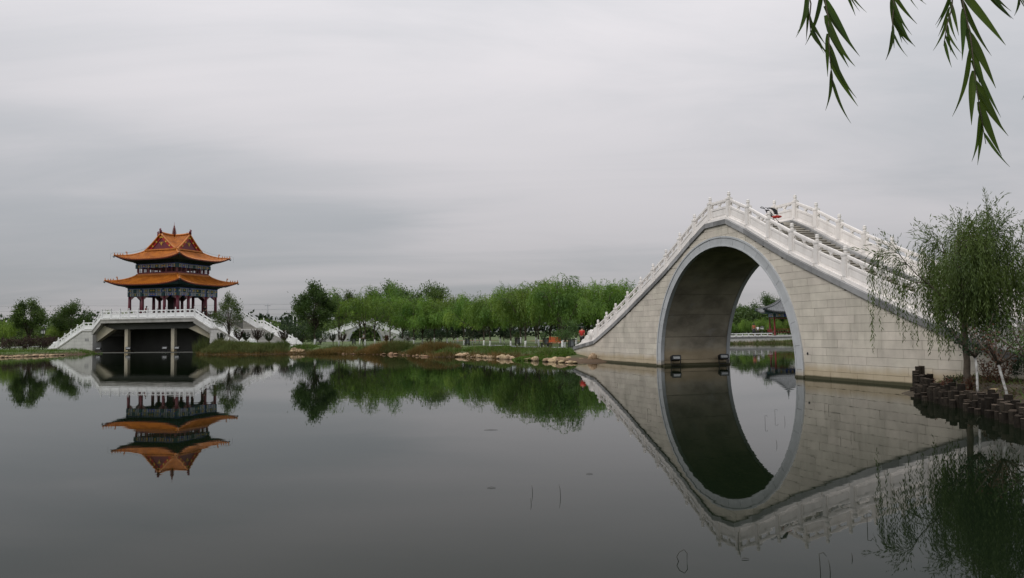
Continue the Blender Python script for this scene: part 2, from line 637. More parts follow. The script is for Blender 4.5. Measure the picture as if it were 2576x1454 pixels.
def leaf_arrays(P, D, l, w, rng, bend=0.0):
    """diamond leaves: base points P, directions D, lengths l, widths w"""
    n = len(P)
    D = D / (np.linalg.norm(D, axis=1, keepdims=True) + 1e-9)
    rv = rng.normal(size=(n, 3))
    sd_ = np.cross(D, rv)
    sd_ /= (np.linalg.norm(sd_, axis=1, keepdims=True) + 1e-9)
    l = np.broadcast_to(np.asarray(l, float), (n,))[:, None]
    w = np.broadcast_to(np.asarray(w, float), (n,))[:, None]
    mid = P + D * l * 0.42
    tip = P + D * l
    tip[:, 2] -= bend * l[:, 0]
    V = np.stack([P, mid + sd_ * w / 2, tip, mid - sd_ * w / 2], 1).reshape(-1, 3)
    F = np.arange(4 * n).reshape(n, 4)
    return V, F


def leaf_mesh(name, P, D, l, w, m, rng, bend=0.0):
    V, F = leaf_arrays(P, D, l, w, rng, bend)
    return npmesh(name, V, F, m)

# ------------------------------------------------------------------ the ground and the water


W = [(-140, 2), (-60, 3.6), (-14, 4.2), (5.5, 4.3), (9.3, 8.5), (10.4, 14.0), (10.7, 16.3), (11.2, 17.7), (11.6, 19.1), (11.95, 21.1),
     (12.1, 23.0), (12.6, 25.2), (14.3, 27.6), (16.5, 30.5), (22, 38), (30, 48), (40, 60), (50, 78), (52, 92), (44, 100), (36, 104),
     (28.5, 105), (23.5, 98), (18, 80), (13, 66), (10.0, 57), (7.0, 53.0), (5.9, 52.0), (5.0, 51.8), (4.3, 51.9), (3.2, 54.9), (2.4, 57.2), (0.9, 59.2), (-1.0, 62.2),
     (-2.5, 64.8), (-4.6, 67.6), (-6.6, 67.6), (-8.2, 71), (-10.1, 75.2), (-11.9, 77.2), (-14.8, 79.5), (-18.2, 82.9), (-22.3, 86.5),
     (-24.9, 86.2), (-28.1, 85.4), (-31.6, 85.6), (-34.5, 87.4), (-36.5, 90), (-38, 97), (-39.2, 101.2), (-37.5, 107.5), (-53.5, 112.5), (-56.3, 106.5),
     (-54.0, 99.0), (-55.2, 95.4), (-56.2, 91), (-57.6, 87.4), (-64, 84), (-90, 70), (-150, 52)]
WP = np.array(W, float)


def sdist(px_, py_):
    """signed distance to the water polygon: > 0 on land"""
    shp = px_.shape
    P = np.stack([px_.ravel(), py_.ravel()], 1)
    best = np.full(len(P), 1e18)
    ins = np.zeros(len(P), bool)
    n = len(WP)
    for i in range(n):
        a, b = WP[i], WP[(i + 1) % n]
        ab = b - a
        t = np.clip(((P - a) @ ab) / (ab @ ab), 0, 1)
        d = P - (a + t[:, None] * ab)
        best = np.minimum(best, (d ** 2).sum(1))
        c = ((a[1] > P[:, 1]) != (b[1] > P[:, 1]))
        with np.errstate(divide='ignore', invalid='ignore'):
            xx = (b[0] - a[0]) * (P[:, 1] - a[1]) / (b[1] - a[1] + 1e-12) + a[0]
        ins ^= c & (P[:, 0] < xx)
    s = np.sqrt(best)
    s[ins] *= -1
    return s.reshape(shp)


MOUND = at(588, 870, 93)


def height(x, y, s=None):
    x, y = np.asarray(x, float), np.asarray(y, float)
    if s is None:
        s = sdist(x, y)
    t = np.clip(s / 1.7, 0, 1)
    up = t * t * (3 - 2 * t)
    base = 0.45 + 0.55 * np.exp(-(((x - MOUND.x) / 7) ** 2 + ((y - MOUND.y) / 6) ** 2))
    base = base + 0.25 * np.exp(-(((x - 3.4) / 2.5) ** 2 + ((y - 61.5) / 2.5) ** 2))
    base = base - 0.36 * np.exp(-(((x - 5.0) / 2.2) ** 2 + ((y - 53.6) / 3.2) ** 2))
    base = base + 0.06 * np.sin(x * 0.35) * np.sin(y * 0.27)
    h = np.where(s > 0, up * base, np.clip(s * 0.35, -1.2, 0))
    return h + np.where(s > 0, 0.02, 0.0)


def gz(x, y):
    return float(height(np.array([x]), np.array([y]))[0])


def axis(lo, hi, step, far):
    a = list(np.arange(lo, hi + 1e-6, step))
    l, r, g = [], [], step
    x = lo
    while x > -far:
        g *= 1.35
        x -= g
        l.append(x)
    x, g = hi, step
    while x < far:
        g *= 1.35
        x += g
        r.append(x)
    return np.array(l[::-1] + a + r)


xs = axis(-66, 46, 0.62, 1300)
ys = axis(-4, 118, 0.62, 1400)
GX, GY = np.meshgrid(xs, ys)
SD = sdist(GX, GY)
GZ = height(GX, GY, SD)
nx, ny = len(xs), len(ys)
idx = np.arange(nx * ny).reshape(ny, nx)
Fg = np.stack([idx[:-1, :-1], idx[:-1, 1:], idx[1:, 1:], idx[1:, :-1]], -1).reshape(-1, 4)
ground = link('ground', npmesh('ground', np.stack([GX, GY, GZ], -1).reshape(-1, 3), Fg, M_GROUND, True))
T(ground, 'green park lawn around the lake', 'lawn', kind='structure')
water = MB().poly([(-160, 1.5, 0), (70, 1.5, 0), (70, 125, 0), (-160, 125, 0)]).build('water', M_WATER)
T(water, 'calm dark lake mirroring the bridge and the pavilion', 'lake', kind='structure')
# brown shore rim on the ground: mixed into the lawn by height above the water
_N, _L = M_GROUND.node_tree.nodes, M_GROUND.node_tree.links
_b = _N['Principled BSDF']
_src = _b.inputs['Base Color'].links[0].from_socket
_g = _N.new('ShaderNodeNewGeometry')
_s = _N.new('ShaderNodeSeparateXYZ')
_L.new(_g.outputs['Position'], _s.inputs[0])
_mr = _N.new('ShaderNodeMapRange')
_mr.inputs['From Min'].default_value = 0.16
_mr.inputs['From Max'].default_value = 0.42
_mr.inputs['To Min'].default_value = 1
_mr.inputs['To Max'].default_value = 0
_L.new(_s.outputs['Z'], _mr.inputs['Value'])
_mx = _N.new('ShaderNodeMix')
_mx.data_type = 'RGBA'
_L.new(_mr.outputs[0], _mx.inputs['Factor'])
_L.new(_src, _mx.inputs['A'])
_mx.inputs['B'].default_value = (0.075, 0.045, 0.022, 1)
_L.new(_mx.outputs['Result'], _b.inputs['Base Color'])


def ground_sheet(name, pts, m, dz, label, cat):
    """a thin sheet laid on the ground along a polyline of (x, y, halfwidth)"""
    b = MB()
    P = []
    for i in range(len(pts) - 1):
        for k in range(10):
            t = k / 10
            P.append(tuple(pts[i][j] * (1 - t) + pts[i + 1][j] * t for j in range(3)))
    P.append(pts[-1])
    rows = []
    for i, (x, y, w) in enumerate(P):
        a = Vector((P[max(i - 1, 0)][0], P[max(i - 1, 0)][1]))
        c = Vector((P[min(i + 1, len(P) - 1)][0], P[min(i + 1, len(P) - 1)][1]))
        d = (c - a).normalized()
        nrm = Vector((-d.y, d.x))
        row = []
        for s in (-1, -.33, .33, 1):
            q = Vector((x, y)) + nrm * w * s
            row.append((q.x, q.y, gz(q.x, q.y) + dz))
        rows.append(row)
    for i in range(len(rows) - 1):
        for j in range(3):
            b.poly([rows[i][j], rows[i][j + 1], rows[i + 1][j + 1], rows[i + 1][j]])
    o = b.build(name, m, smooth=True)
    return T(o, label, cat, kind='structure')


ground_sheet('path', [(gx(1230, 92), 92, .8), (gx(1300, 84), 84, .8), (gx(1400, 73), 73, .8), (gx(1440, 68), 68, .8), (gx(1455, 62.5), 62.5, 1.3)], M_PATH, 0.05,
             'pale paved path under the willows', 'path')
ground_sheet('soil', [(gx(1168, 146), 146, 3), (gx(1200, 143), 143, 4.5), (gx(1232, 140), 140, 3)], M_SOIL, 0.05,
             'patch of bare red soil behind the dark small trees of the grove', 'soil')
ground_sheet('soil', [(gx(1350, 126), 126, 2.5), (gx(1400, 121), 121, 4), (gx(1460, 116), 116, 4)], M_SOIL, 0.05,
             'patch of bare red soil behind the orange bench', 'soil')
ground_sheet('bank_soil', [(14.9, 27.2, 1.6), (14.3, 24.0, 2.1), (14.1, 21, 2.0), (13.6, 18.5, 2.0), (12.9, 16, 2.0)], M_BSOIL, 0.04,
             'dark bare soil of the right bank behind the log edging', 'soil')
ground_sheet('far_path', [(gx(-60, 135), 135, 2.2), (gx(60, 140), 140, 2.2), (gx(130, 146), 146, 2.2)], M_PATH, 0.05,
             'pale far path behind the trees on the left bank', 'path')

# ------------------------------------------------------------------ stone railings, shared by the bridges and the platform


def railing(parent, y0, posts, prof, m, k=1.0, pw=0.22, base_y=0.17, skip=(), lod=0, slit=0.012, hp_=0.70, hb_=0.15):
    """posts: sorted x positions; prof(x): height of the stone they stand on; k scales heights"""
    hb, hp, h0, h1, hpost = hb_ * k, hp_ * k, 0.955 * k, 1.075 * k, 1.11 * k
    fin = [(0, .055), (.03, .08), (.06, .085), (.09, .05), (.12, .075), (.15, .088), (.21, .082), (.235, .07), (.25, .082), (.285, .07), (.30, .03)]
    fin = [(z * k, r * k) for z, r in fin]
    pm = MB().box(-pw / 2, pw / 2, -pw / 2, pw / 2, -.25 * k, hpost)
    pm.box(-pw / 2 - .015, pw / 2 + .015, -pw / 2 - .015, pw / 2 + .015, hpost - .10 * k, hpost - .03 * k)
    pm.box(-pw * .32, pw * .32, -pw / 2 - .012, -pw / 2 + .02, .18 * k, hpost - .2 * k)
    pm.box(pw / 2 - .02, pw / 2 + .012, -pw * .32, pw * .32, .18 * k, hpost - .2 * k)
    pm = pm.mesh('post', m)
    fm = MB().lathe(fin, (0, 0, hpost), 10).mesh('finial', m, True)
    for x in posts:
        p = link('post', pm, parent, (x, y0, prof(x)))
        link('finial', fm, p)
    for i in range(len(posts) - 1):
        if i in skip:
            continue
        xa, xb = posts[i], posts[i + 1]
        za, zb = prof(xa), prof(xb)
        a, b = xa + pw / 2 - .01, xb - pw / 2 + .01

        def z(x):
            return za + (zb - za) * (x - xa) / (xb - xa)

        def slab(mb, x0, x1, lo, hi, ya, yb):
            mb.prism([(x0, z(x0) + lo), (x1, z(x1) + lo), (x1, z(x1) + hi), (x0, z(x0) + hi)], ya, yb)
        mb = MB()
        slab(mb, a, b, hb + slit, hp, y0 - .05 * k, y0 + .05 * k)
        if lod < 2:
            f0, f1 = y0 - .07 * k, y0 + .07 * k
            slab(mb, a, b, hp - .09 * k, hp + .012, f0, f1)
            slab(mb, a, b, hb + max(.004, slit - .01), hb + .09 * k + slit, f0, f1)
            slab(mb, a, a + .11, hb + .09 * k + slit, hp - .09 * k, f0, f1)
            slab(mb, b - .11, b, hb + .09 * k + slit, hp - .09 * k, f0, f1)
            slab(mb, a + .17, b - .17, hb + .15 * k, hp - .15 * k, y0 - .062 * k, y0 + .062 * k)
        pn = mb.build('railing_panel', m, parent)
        mb = MB()
        slab(mb, a, b, h0, h1 - .03 * k, y0 - .06 * k, y0 + .06 * k)
        slab(mb, a, b, h1 - .03 * k, h1, y0 - .048 * k, y0 + .048 * k)
        mb.build('handrail', m, pn)
        mb = MB()
        w = b - a

        def bracket(cx, s0, s1):
            # cloud-shaped support, outline mirrored about cx, clipped to one side by s0, s1
            half = [(0.11, 0), (0.08, .18), (0.035, .34), (0.045, .5), (0.11, .64), (0.15, .82), (0.23, 1.0)]
            H = h0 - hp
            pts = [(cx + s1 * q * k, hp + H * t) for q, t in half] + [(cx - s0 * q * k, hp + H * t) for q, t in reversed(half)]
            mb.prism([(x_, z(x_) + h_) for x_, h_ in pts], y0 - .045 * k, y0 + .045 * k)
        bracket((a + b) / 2, 1, 1)
        bracket(a, 0, .8)
        bracket(b, .8, 0)
        if lod < 1:
            for t in (.27, .73):
                q = a + w * t
                slab(mb, q - w * .075, q + w * .075, h0 - .055 * k, h0 + .005, y0 - .04 * k, y0 + .04 * k)
        mb.build('cloud_bracket', m, pn)
        mb = MB()
        slab(mb, a, b, -.02, hb, y0 - base_y, y0 + base_y)
        mb.build('base_rail', m, parent)


def pwl(pts):
    X = [p[0] for p in pts]
    Z = [p[1] for p in pts]
    return lambda x: float(np.interp(x, X, Z))


def drum_stone(parent, x0, dirn, y0, prof, m, k=1.0, run=3.2):
    """carved scroll that ends a railing: a stepped cloud outline with a round drum"""
    o = [(0, -.05), (0, .88), (.10, .96), (.30, .93), (.44, .80), (.52, .74), (.60, .84), (.78, .90), (.98, .86), (1.12, .72), (1.16, .56),
         (1.22, .50), (1.38, .60), (1.55, .55), (1.66, .40), (1.74, .36), (1.90, .40), (2.06, .33), (2.16, .20), (2.5, .14), (2.5, -.05)]
    sx = run / 2.5
    pts = []
    for q, h in o:
        x = x0 + dirn * q * sx
        pts.append((x, prof(x) + h * k))
    if dirn > 0:
        pts = pts[::-1]
    d = MB().prism(pts, y0 - .10 * k, y0 + .10 * k).build('drum_stone', m, parent)
    cx = x0 + dirn * .86 * sx
    cz = prof(cx) + .52 * k
    mb = MB()
    for y_ in (y0 - .14 * k, y0 + .10 * k):
        c = []
        for j in range(18):
            a = 2 * math.pi * j / 18
            c.append((cx + .30 * sx * math.cos(a), cz + .36 * k * math.sin(a)))
        mb.prism(c, y_, y_ + .04 * k)
        c = [(cx + .22 * sx * math.cos(2 * math.pi * j / 18), cz + .27 * k * math.sin(2 * math.pi * j / 18)) for j in range(18)]
        mb.prism(c, y_ - .02 * k, y_ + .06 * k)
    sw = []
    for j in range(26):
        a = j * 0.42
        r = .02 + .0085 * j
        sw.append((cx + r * sx * math.cos(a), y0 - .165 * k, cz + 1.2 * k * r * math.sin(a)))
    mb.tube(sw, .016 * k, 5)
    for q, h, r in ((.30, .62, .15), (.35, .28, .14), (1.36, .24, .12), (1.86, .10, .07)):
        x = x0 + dirn * q * sx
        pts = [(x + r * sx * math.cos(t), y0 - .105 * k, prof(x) + (h + r * math.sin(t)) * k) for t in np.linspace(0, 5.2, 14)]
        mb.tube(pts, .018 * k, 5)
    mb.build('drum_carving', m, d)

# ------------------------------------------------------------------ the large arch bridge


BR = empty('arch_bridge', (10.51, 39.706, 0), R(-72.12), 'tall humpbacked stone bridge with one high arch and white carved railings', 'bridge')
BW = 4.5                                   # width
HALF = [(0, 7.65), (0.95, 7.65), (2.49, 6.97), (4.05, 6.18), (5.66, 5.40), (7.28, 4.70), (8.92, 4.02), (10.8, 3.23), (12.6, 2.52), (14.07, 1.98), (15.65, 1.42), (19.4, 0.95)]
prof = pwl([(-h, z) for h, z in HALF[::-1]] + HALF[1:])
ZC, RO_, RI = 0.35, 6.46, 6.0
CT = 0.24                                  # coping thickness


def arch_top(x, r):
    return ZC + math.sqrt(max(r * r - x * x, 0)) if abs(x) < r else -9


# core behind the facing
cols = sorted(set(list(np.linspace(-19.38, 19.38, 120)) + [-6.25, 6.25] + [s * 6.25 * math.cos(t) for t in np.linspace(0, 1.57, 24) for s in (-1, 1)]))
core = MB()
for a, b in zip(cols[:-1], cols[1:]):
    if b - a < 1e-4:
        continue
    ta, tb = prof(a) - CT, prof(b) - CT
    inside = abs((a + b) / 2) < 6.25
    la = arch_top(a, 6.2501) if inside else -.8
    lb = arch_top(b, 6.2501) if inside else -.8
    if inside:
        la, lb = max(la, ZC), max(lb, ZC)
    for y_, fl in ((.05, False), (BW - .05, True)):
        q = [(a, y_, la), (b, y_, lb), (b, y_, tb), (a, y_, ta)]
        core.poly(q[::-1] if fl else q)
    core.poly([(a, .05, ta), (b, .05, tb), (b, BW - .05, tb), (a, BW - .05, ta)])
for x in (-19.38, 19.38):
    core.poly([(x, .05, -.8), (x, BW - .05, -.8), (x, BW - .05, prof(x) - CT), (x, .05, prof(x) - CT)])
core.build('core', M_MORTAR, BR)

# facing blocks, course by course
rng = random.Random(4)
CH = 0.3275
nblk = 0
for row in range(0, 23):
    za, zb = -.05 + 0.06 + row * CH if row else -.25, .01 + (row + 1) * CH
    za = .01 + row * CH if row else -.25
    x = -19.4 + rng.uniform(-.9, 0)
    while x < 19.4:
        L_ = rng.choice([.85, .95, 1.05, 1.25, 1.5, 1.75])
        if abs(x) > 14:
            L_ *= 1.35
        xa, xb = max(x, -19.36), min(x + L_, 19.36)
        x += L_
        if xb - xa < .1:
            continue
        if row <= 1 and xa > 13.6 or xa > 16.6:   # behind the right bank: coarser
            pass
        gap = .0045
        n = 7
        runs, cur = [], []
        for i in range(n + 1):
            xx = xa + gap + (xb - xa - 2 * gap) * i / n
            lo = za + gap
            if abs(xx) < 6.30:
                lo = max(lo, arch_top(xx, 6.30) if True else lo)
            hi = min(zb - gap, prof(xx) - CT - .004)
            if hi - lo > .015:
                cur.append((xx, lo, hi))
            else:
                if len(cur) > 1:
                    runs.append(cur)
                cur = []
        if len(cur) > 1:
            runs.append(cur)
        for rn in runs:
            # drop needless points of straight runs
            keep = [rn[0]]
            for i in range(1, len(rn) - 1):
                p, q, r_ = keep[-1], rn[i], rn[i + 1]
                t = (q[0] - p[0]) / (r_[0] - p[0])
                if abs(p[1] + (r_[1] - p[1]) * t - q[1]) > .004 or abs(p[2] + (r_[2] - p[2]) * t - q[2]) > .004:
                    keep.append(q)
            keep.append(rn[-1])
            pr = rng.uniform(-.006, .006)
            pts = [(p[0], p[1]) for p in keep] + [(p[0], p[2]) for p in reversed(keep)]
            if nblk < 296:
                MB().prism(pts, pr, .07).build('granite_block', M_BLOCK, BR)
                nblk += 1
            else:
                if nblk == 296:
                    extra = MB()
                nblk += 1
                extra.prism(pts, pr, .07)
if nblk > 296:
    T(extra.build('granite_blocks', M_BLOCK, BR), kind='stuff')


def arc_piece(mb, a0, a1, r0, r1, y0, y1, n=3):
    inn = [(r0 * math.cos(a0 + (a1 - a0) * i / n), ZC + r0 * math.sin(a0 + (a1 - a0) * i / n)) for i in range(n + 1)]
    out = [(r1 * math.cos(a0 + (a1 - a0) * i / n), ZC + r1 * math.sin(a0 + (a1 - a0) * i / n)) for i in range(n + 1)]
    mb.prism((inn + out[::-1])[::-1], y0, y1)


for ya, yb, ym in ((-.045, .14, -.06), (BW - .14, BW + .045, BW + .05)):
    n = 19
    for i in range(n):
        a0, a1 = math.pi * i / n + .0012, math.pi * (i + 1) / n - .0012
        mb = MB()
        arc_piece(mb, a0, a1, RI, RO_ - .05, ya + rng.uniform(-.003, .003), yb, 4)
        mb.build('ring_stone', M_RING, BR)
    for s in (-1, 1):
        MB().box(*sorted((s * RI, s * (RO_ - .05))), ya, yb, -.6, ZC - .006).build('ring_stone', M_RING, BR)
    mb = MB()
    for r0, r1, dy in ((RO_ - .035, RO_ + .05, -.03), (RI - .0, RI + .07, -.022)):
        y0_, y1_ = (ya + dy, ya + .2) if ya < 1 else (yb - .2, yb - dy)
        for i in range(40):
            arc_piece(mb, math.pi * i / 40, math.pi * (i + 1) / 40, r0, r1, y0_, y1_, 1)
        for s in (-1, 1):
            mb.box(*sorted((s * r0, s * r1)), y0_, y1_, -.6, ZC)
    mb.build('ring_moulding', M_RING, BR)
# vault lining in bands
nb = 14
for i in range(nb):
    a0, a1 = math.pi * i / nb + .0022, math.pi * (i + 1) / nb - .0022
    mb = MB()
    arc_piece(mb, a0, a1, RI + .035, RI + .26, .142, BW - .142, 5)
    mb.build('vault_panel', M_LINING, BR)
for s in (-1, 1):
    MB().box(*sorted((s * (RI + .035), s * (RI + .26))), .142, BW - .142, -.6, ZC - .004).build('vault_panel', M_LINING, BR)
    MB().box(*sorted((s * (RI - .22), s * (RI + .2))), .05, BW - .05, -.5, .07).build('plinth', M_LINING, BR)

# coping
br = [0.95 + 0.02]
xsn = [-19.4, -18.2, -17.0, -15.65, -14.07, -12.6, -10.8, -8.92, -7.28, -5.66, -4.05, -2.49, -.95, .95, 2.49, 4.05, 5.66, 7.28, 8.92, 10.8, 12.6, 14.07, 15.65, 17, 18.2, 19.4]
for a, b in zip(xsn[:-1], xsn[1:]):
    for y0_, y1_ in ((-.075, .5), (BW - .5, BW + .075)):
        parts_ = [(a, b)] if rng.random() < .5 else [(a, a + (b - a) * .45), (a + (b - a) * .45, b)]
        for p, q in parts_:
            g = .006
            MB().prism([(p + g, prof(p) - CT), (q - g, prof(q) - CT), (q - g, prof(q)), (p + g, prof(p))], y0_, y1_).build('coping_stone', M_COPE, BR)
# railings
hp_ = [.86, 2.45, 4.05, 5.66, 7.28, 8.92, 10.8, 12.6, 14.07, 15.5]
posts = [-h for h in hp_[::-1]] + hp_
for y_ in (.26, BW - .26):
    railing(BR, y_, posts, prof, M_MARBLE, 1.0, .23)
    for s in (-1, 1):
        drum_stone(BR, s * 15.62, s, y_, prof, M_MARBLE, 1.0, 3.2)
        lo, hi = sorted((s * 15.6, s * 19.3))
        MB().prism([(lo, prof(lo) - .01), (hi, prof(hi) - .01), (hi, prof(hi) + .11), (lo, prof(lo) + .11)], y_ - .17, y_ + .17).build('base_rail', M_MARBLE, BR)
# stairs
MB().box(-.97, .97, .51, BW - .51, 7.2, 7.60).build('deck_slab', M_STEP, BR)
nst = 42
for s in (-1, 1):
    zs = 7.60
    hs = [p[0] for p in HALF[1:-1]]
    for i in range(nst):
        z1 = 7.60 - (i + 1) * (7.60 - 1.30) / nst
        z0 = 7.60 - i * (7.60 - 1.30) / nst
        h0 = float(np.interp(-(z0), [-q[1] + .05 for q in HALF[1:]], [q[0] for q in HALF[1:]]))
        h1 = float(np.interp(-(z1), [-q[1] + .05 for q in HALF[1:]], [q[0] for q in HALF[1:]]))
        lo, hi = sorted((s * h0, s * (h1 + .05)))
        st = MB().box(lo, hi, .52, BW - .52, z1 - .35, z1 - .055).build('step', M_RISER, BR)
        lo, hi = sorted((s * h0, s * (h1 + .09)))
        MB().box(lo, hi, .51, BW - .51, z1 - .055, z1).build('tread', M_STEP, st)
for a, b in zip(xsn[:-1], xsn[1:]):
    for y0_, y1_ in ((.505, .66), (BW - .66, BW - .505)):
        MB().prism([(a, prof(a) - .3), (b, prof(b) - .3), (b, prof(b) + .06), (a, prof(a) + .06)], y0_, y1_).build('stringer', M_COPE, BR)
MB().ball((6.75, -.012, 1.05), .05, .02, .06).build('drain_hole', M_BLACK, BR)

# floodlights inside the arch


def floodlight(loc, rz, label, group=None, parent=None, s=1.0):
    f = empty('floodlight', loc, rz, label, 'floodlight', group)
    Mt = Matrix.Rotation(R(-17), 4, 'X')
    MB().box(-.27 * s, .27 * s, -.16 * s, .16 * s, -.02 * s, .24 * s, Mt).build('housing', M_BLACK, f)
    mb = MB()
    for a_ in ((-.27, .27, -.19, -.16, .19, .25), (-.27, .27, -.19, -.16, -.03, .03), (-.27, -.21, -.19, -.16, .03, .19), (.21, .27, -.19, -.16, .03, .19)):
        mb.box(*[q * s for q in a_], Mt)
    mb.build('bezel', M_BLACK, f)
    MB().box(-.21 * s, .21 * s, -.168 * s, -.158 * s, .03 * s, .19 * s, Mt).build('lamp_glass', M_GLASS, f)
    mb = MB().box(-.30 * s, -.275 * s, -.03 * s, .03 * s, -.28 * s, .12 * s).box(.275 * s, .30 * s, -.03 * s, .03 * s, -.28 * s, .12 * s)
    mb.box(-.30 * s, .30 * s, -.03 * s, .03 * s, -.30 * s, -.275 * s)
    mb.build('bracket', M_BLACK, f)
    return f


def bpt(x, y, z):
    m = Matrix.Translation((10.51, 39.706, 0)) @ Matrix.Rotation(R(-72.12), 4, 'Z')
    return m @ Vector((x, y, z))


floodlight(bpt(-5.72, .75, .36), R(10), 'black floodlight on the near corner of the bridge arch, above the water')
floodlight(bpt(-5.72, 3.95, .36), R(10), 'black floodlight on the far corner of the bridge arch, above the water')

# ------------------------------------------------------------------ pavilion platform
TH = R(-16.4)
PT, PN = Vector((math.cos(TH), math.sin(TH), 0)), Vector((-math.sin(TH), math.cos(TH), 0))
PL0 = Vector((-55.602, 105.0, 0))
PC = PL0 + PT * 7.43 + PN * 5.15
PB = empty('stone_platform', PC, TH, 'white stone platform with stairs at both ends carrying the orange roofed pavilion', 'platform')
HD = 5.15                                     # half depth


def ppt(x, y, z):
    return Matrix.Translation(PC) @ Matrix.Rotation(TH, 4, 'Z') @ Vector((x, y, z))


o7 = 7.43
pprof = pwl([(-9.25 - o7, .55), (-7.35 - o7, .72), (-3.1 - o7, 3.05), (-1.45 - o7, 3.05), (0 - o7, 4.52), (14.86 - o7, 4.52), (17.45 - o7, 3.08), (18.5 - o7, 3.08), (22.9 - o7, .78), (24.2 - o7, .72)])
brk = [-9.25, -7.35, -3.1, -1.45, 0, 14.86, 17.45, 18.5, 22.9, 24.2]
brk = [b - o7 for b in brk]
# deck slab + soffit
MB().box(-o7, 14.86 - o7, -HD, HD, 3.98, 4.44).build('deck_slab', M_CONC, PB)
for a, b in zip(brk[:-1], brk[1:]):
    n = max(1, round((b - a) / 2.0))
    for i in range(n):
        p, q = a + (b - a) * i / n, a + (b - a) * (i + 1) / n
        for y0_, y1_ in ((-HD - .05, -HD + .5), (HD - .5, HD + .05)):
            MB().prism([(p + .004, pprof(p) - .17), (q - .004, pprof(q) - .17), (q - .004, pprof(q)), (p + .004, pprof(p))], y0_, y1_).build('coping_stone', M_CONC, PB)
# flank slabs under the flights
for (xa, xb) in ((-1.45 - o7, -o7), (14.86 - o7, 17.45 - o7)):
    za, zb = pprof(xa) - .17, pprof(xb) - .17
    MB().prism([(xa, za - .55), (xb, zb - .55), (xb, zb), (xa, za)], -HD, HD).build('flight_slab', M_CONC, PB)
# solid abutments left and right with facing blocks
for (xa, xb, nm) in ((-9.25 - o7, -1.32 - o7, 'l'), (17.36 - o7, 24.2 - o7, 'r')):
    xx = list(np.linspace(xa, xb, 14))
    xx = sorted(xx + [b for b in brk if xa < b < xb])
    mb = MB()
    for a, b in zip(xx[:-1], xx[1:]):
        for y_, fl in ((-HD + .06, False), (HD - .06, True)):
            q = [(a, y_, -.7), (b, y_, -.7), (b, y_, pprof(b) - .17), (a, y_, pprof(a) - .17)]
            mb.poly(q[::-1] if fl else q)
        mb.poly([(a, -HD + .06, pprof(a) - .17), (b, -HD + .06, pprof(b) - .17), (b, HD - .06, pprof(b) - .17), (a, HD - .06, pprof(a) - .17)])
    for x in (xa, xb):
        mb.poly([(x, -HD + .06, -.7), (x, HD - .06, -.7), (x, HD - .06, pprof(x) - .17), (x, -HD + .06, pprof(x) - .17)])
    mb.build('abutment', M_CONCW, PB)
    for row in range(8):
        z0, z1 = -.2 + row * .44, -.2 + (row + 1) * .44
        x = xa - (row % 2) * .5
        while x < xb:
            p, q = max(x, xa) + .008, min(x + 1.1, xb) - .008
            x += 1.1
            if q - p < .08:
                continue
            pts, n = [], 4
            lo = [(p + (q - p) * i / n, z0 + .008, min(z1 - .008, pprof(p + (q - p) * i / n) - .18)) for i in range(n + 1)]
            lo = [t for t in lo if t[2] - t[1] > .02]
            if len(lo) < 2:
                continue
            MB().prism([(t[0], t[1]) for t in lo] + [(t[0], t[2]) for t in reversed(lo)], -HD + .0, -HD + .058).build('wall_block', M_CONCW, PB)
# openings: pillars, beams, dark chamber
y_p = -HD + .95
for x in (3.35 - o7, 10.85 - o7):
    MB().box(x - .26, x + .26, y_p, y_p + .5, -.7, 3.12).build('pillar', M_CONCY, PB)
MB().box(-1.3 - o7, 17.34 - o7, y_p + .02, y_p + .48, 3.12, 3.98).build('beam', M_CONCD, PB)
for xs_ in ([(-1.31, 1.45), (1.55, 3.12), (-.05, 3.62), (-1.31, 2.5)], [(17.35, 1.55), (17.35, 2.5), (15.0, 3.6), (13.6, 3.12)]):
    pts = [(x - o7, z) for x, z in xs_]
    if pts[0][0] > 0:
        pts = [pts[3], pts[0], pts[1], pts[2]]
    MB().prism(pts, y_p - .3, y_p + .46).build('sloping_beam', M_CONCY, PB)
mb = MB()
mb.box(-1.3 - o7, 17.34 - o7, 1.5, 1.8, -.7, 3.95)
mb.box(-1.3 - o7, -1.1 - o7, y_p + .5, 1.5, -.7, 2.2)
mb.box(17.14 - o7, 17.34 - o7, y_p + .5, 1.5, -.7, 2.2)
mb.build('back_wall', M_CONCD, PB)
MB().box(-3.0 - o7, 17.5 - o7, -HD - .5, -HD + .9, -.4, .05).build('water_ledge', M_CONCD, PB)  # ledge at the waterline, shadow tone painted into its colour
MB().box(-2.6 - o7, -1.95 - o7, -HD - .015, -HD + .03, 1.60, 1.95).build('stone_plaque', M_COPE, PB)
# stairs at both ends
for s, pairs in ((1, [(14.86, 4.44, 17.45, 3.0), (18.5, 3.0, 22.9, .70)]), (-1, [(0, 4.44, -1.45, 3.0), (-3.1, 3.0, -7.35, .65)])):
    for (xa, za, xb, zb) in pairs:
        n = max(4, round((za - zb) / .16))
        for i in range(n):
            p, q = xa + (xb - xa) * i / n, xa + (xb - xa) * (i + 1) / n
            z1 = za - (za - zb) * (i + 1) / n
            lo, hi = sorted((p - o7, q - o7 + s * .03))
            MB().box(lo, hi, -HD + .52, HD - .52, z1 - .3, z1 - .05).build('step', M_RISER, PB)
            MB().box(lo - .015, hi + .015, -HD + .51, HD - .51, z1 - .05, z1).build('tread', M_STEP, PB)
for a, b in ((17.45, 18.5), (-3.1, -1.45)):
    MB().box(a - o7, b - o7, -HD + .5, HD - .5, 2.7, 2.99).build('landing', M_STEP, PB)
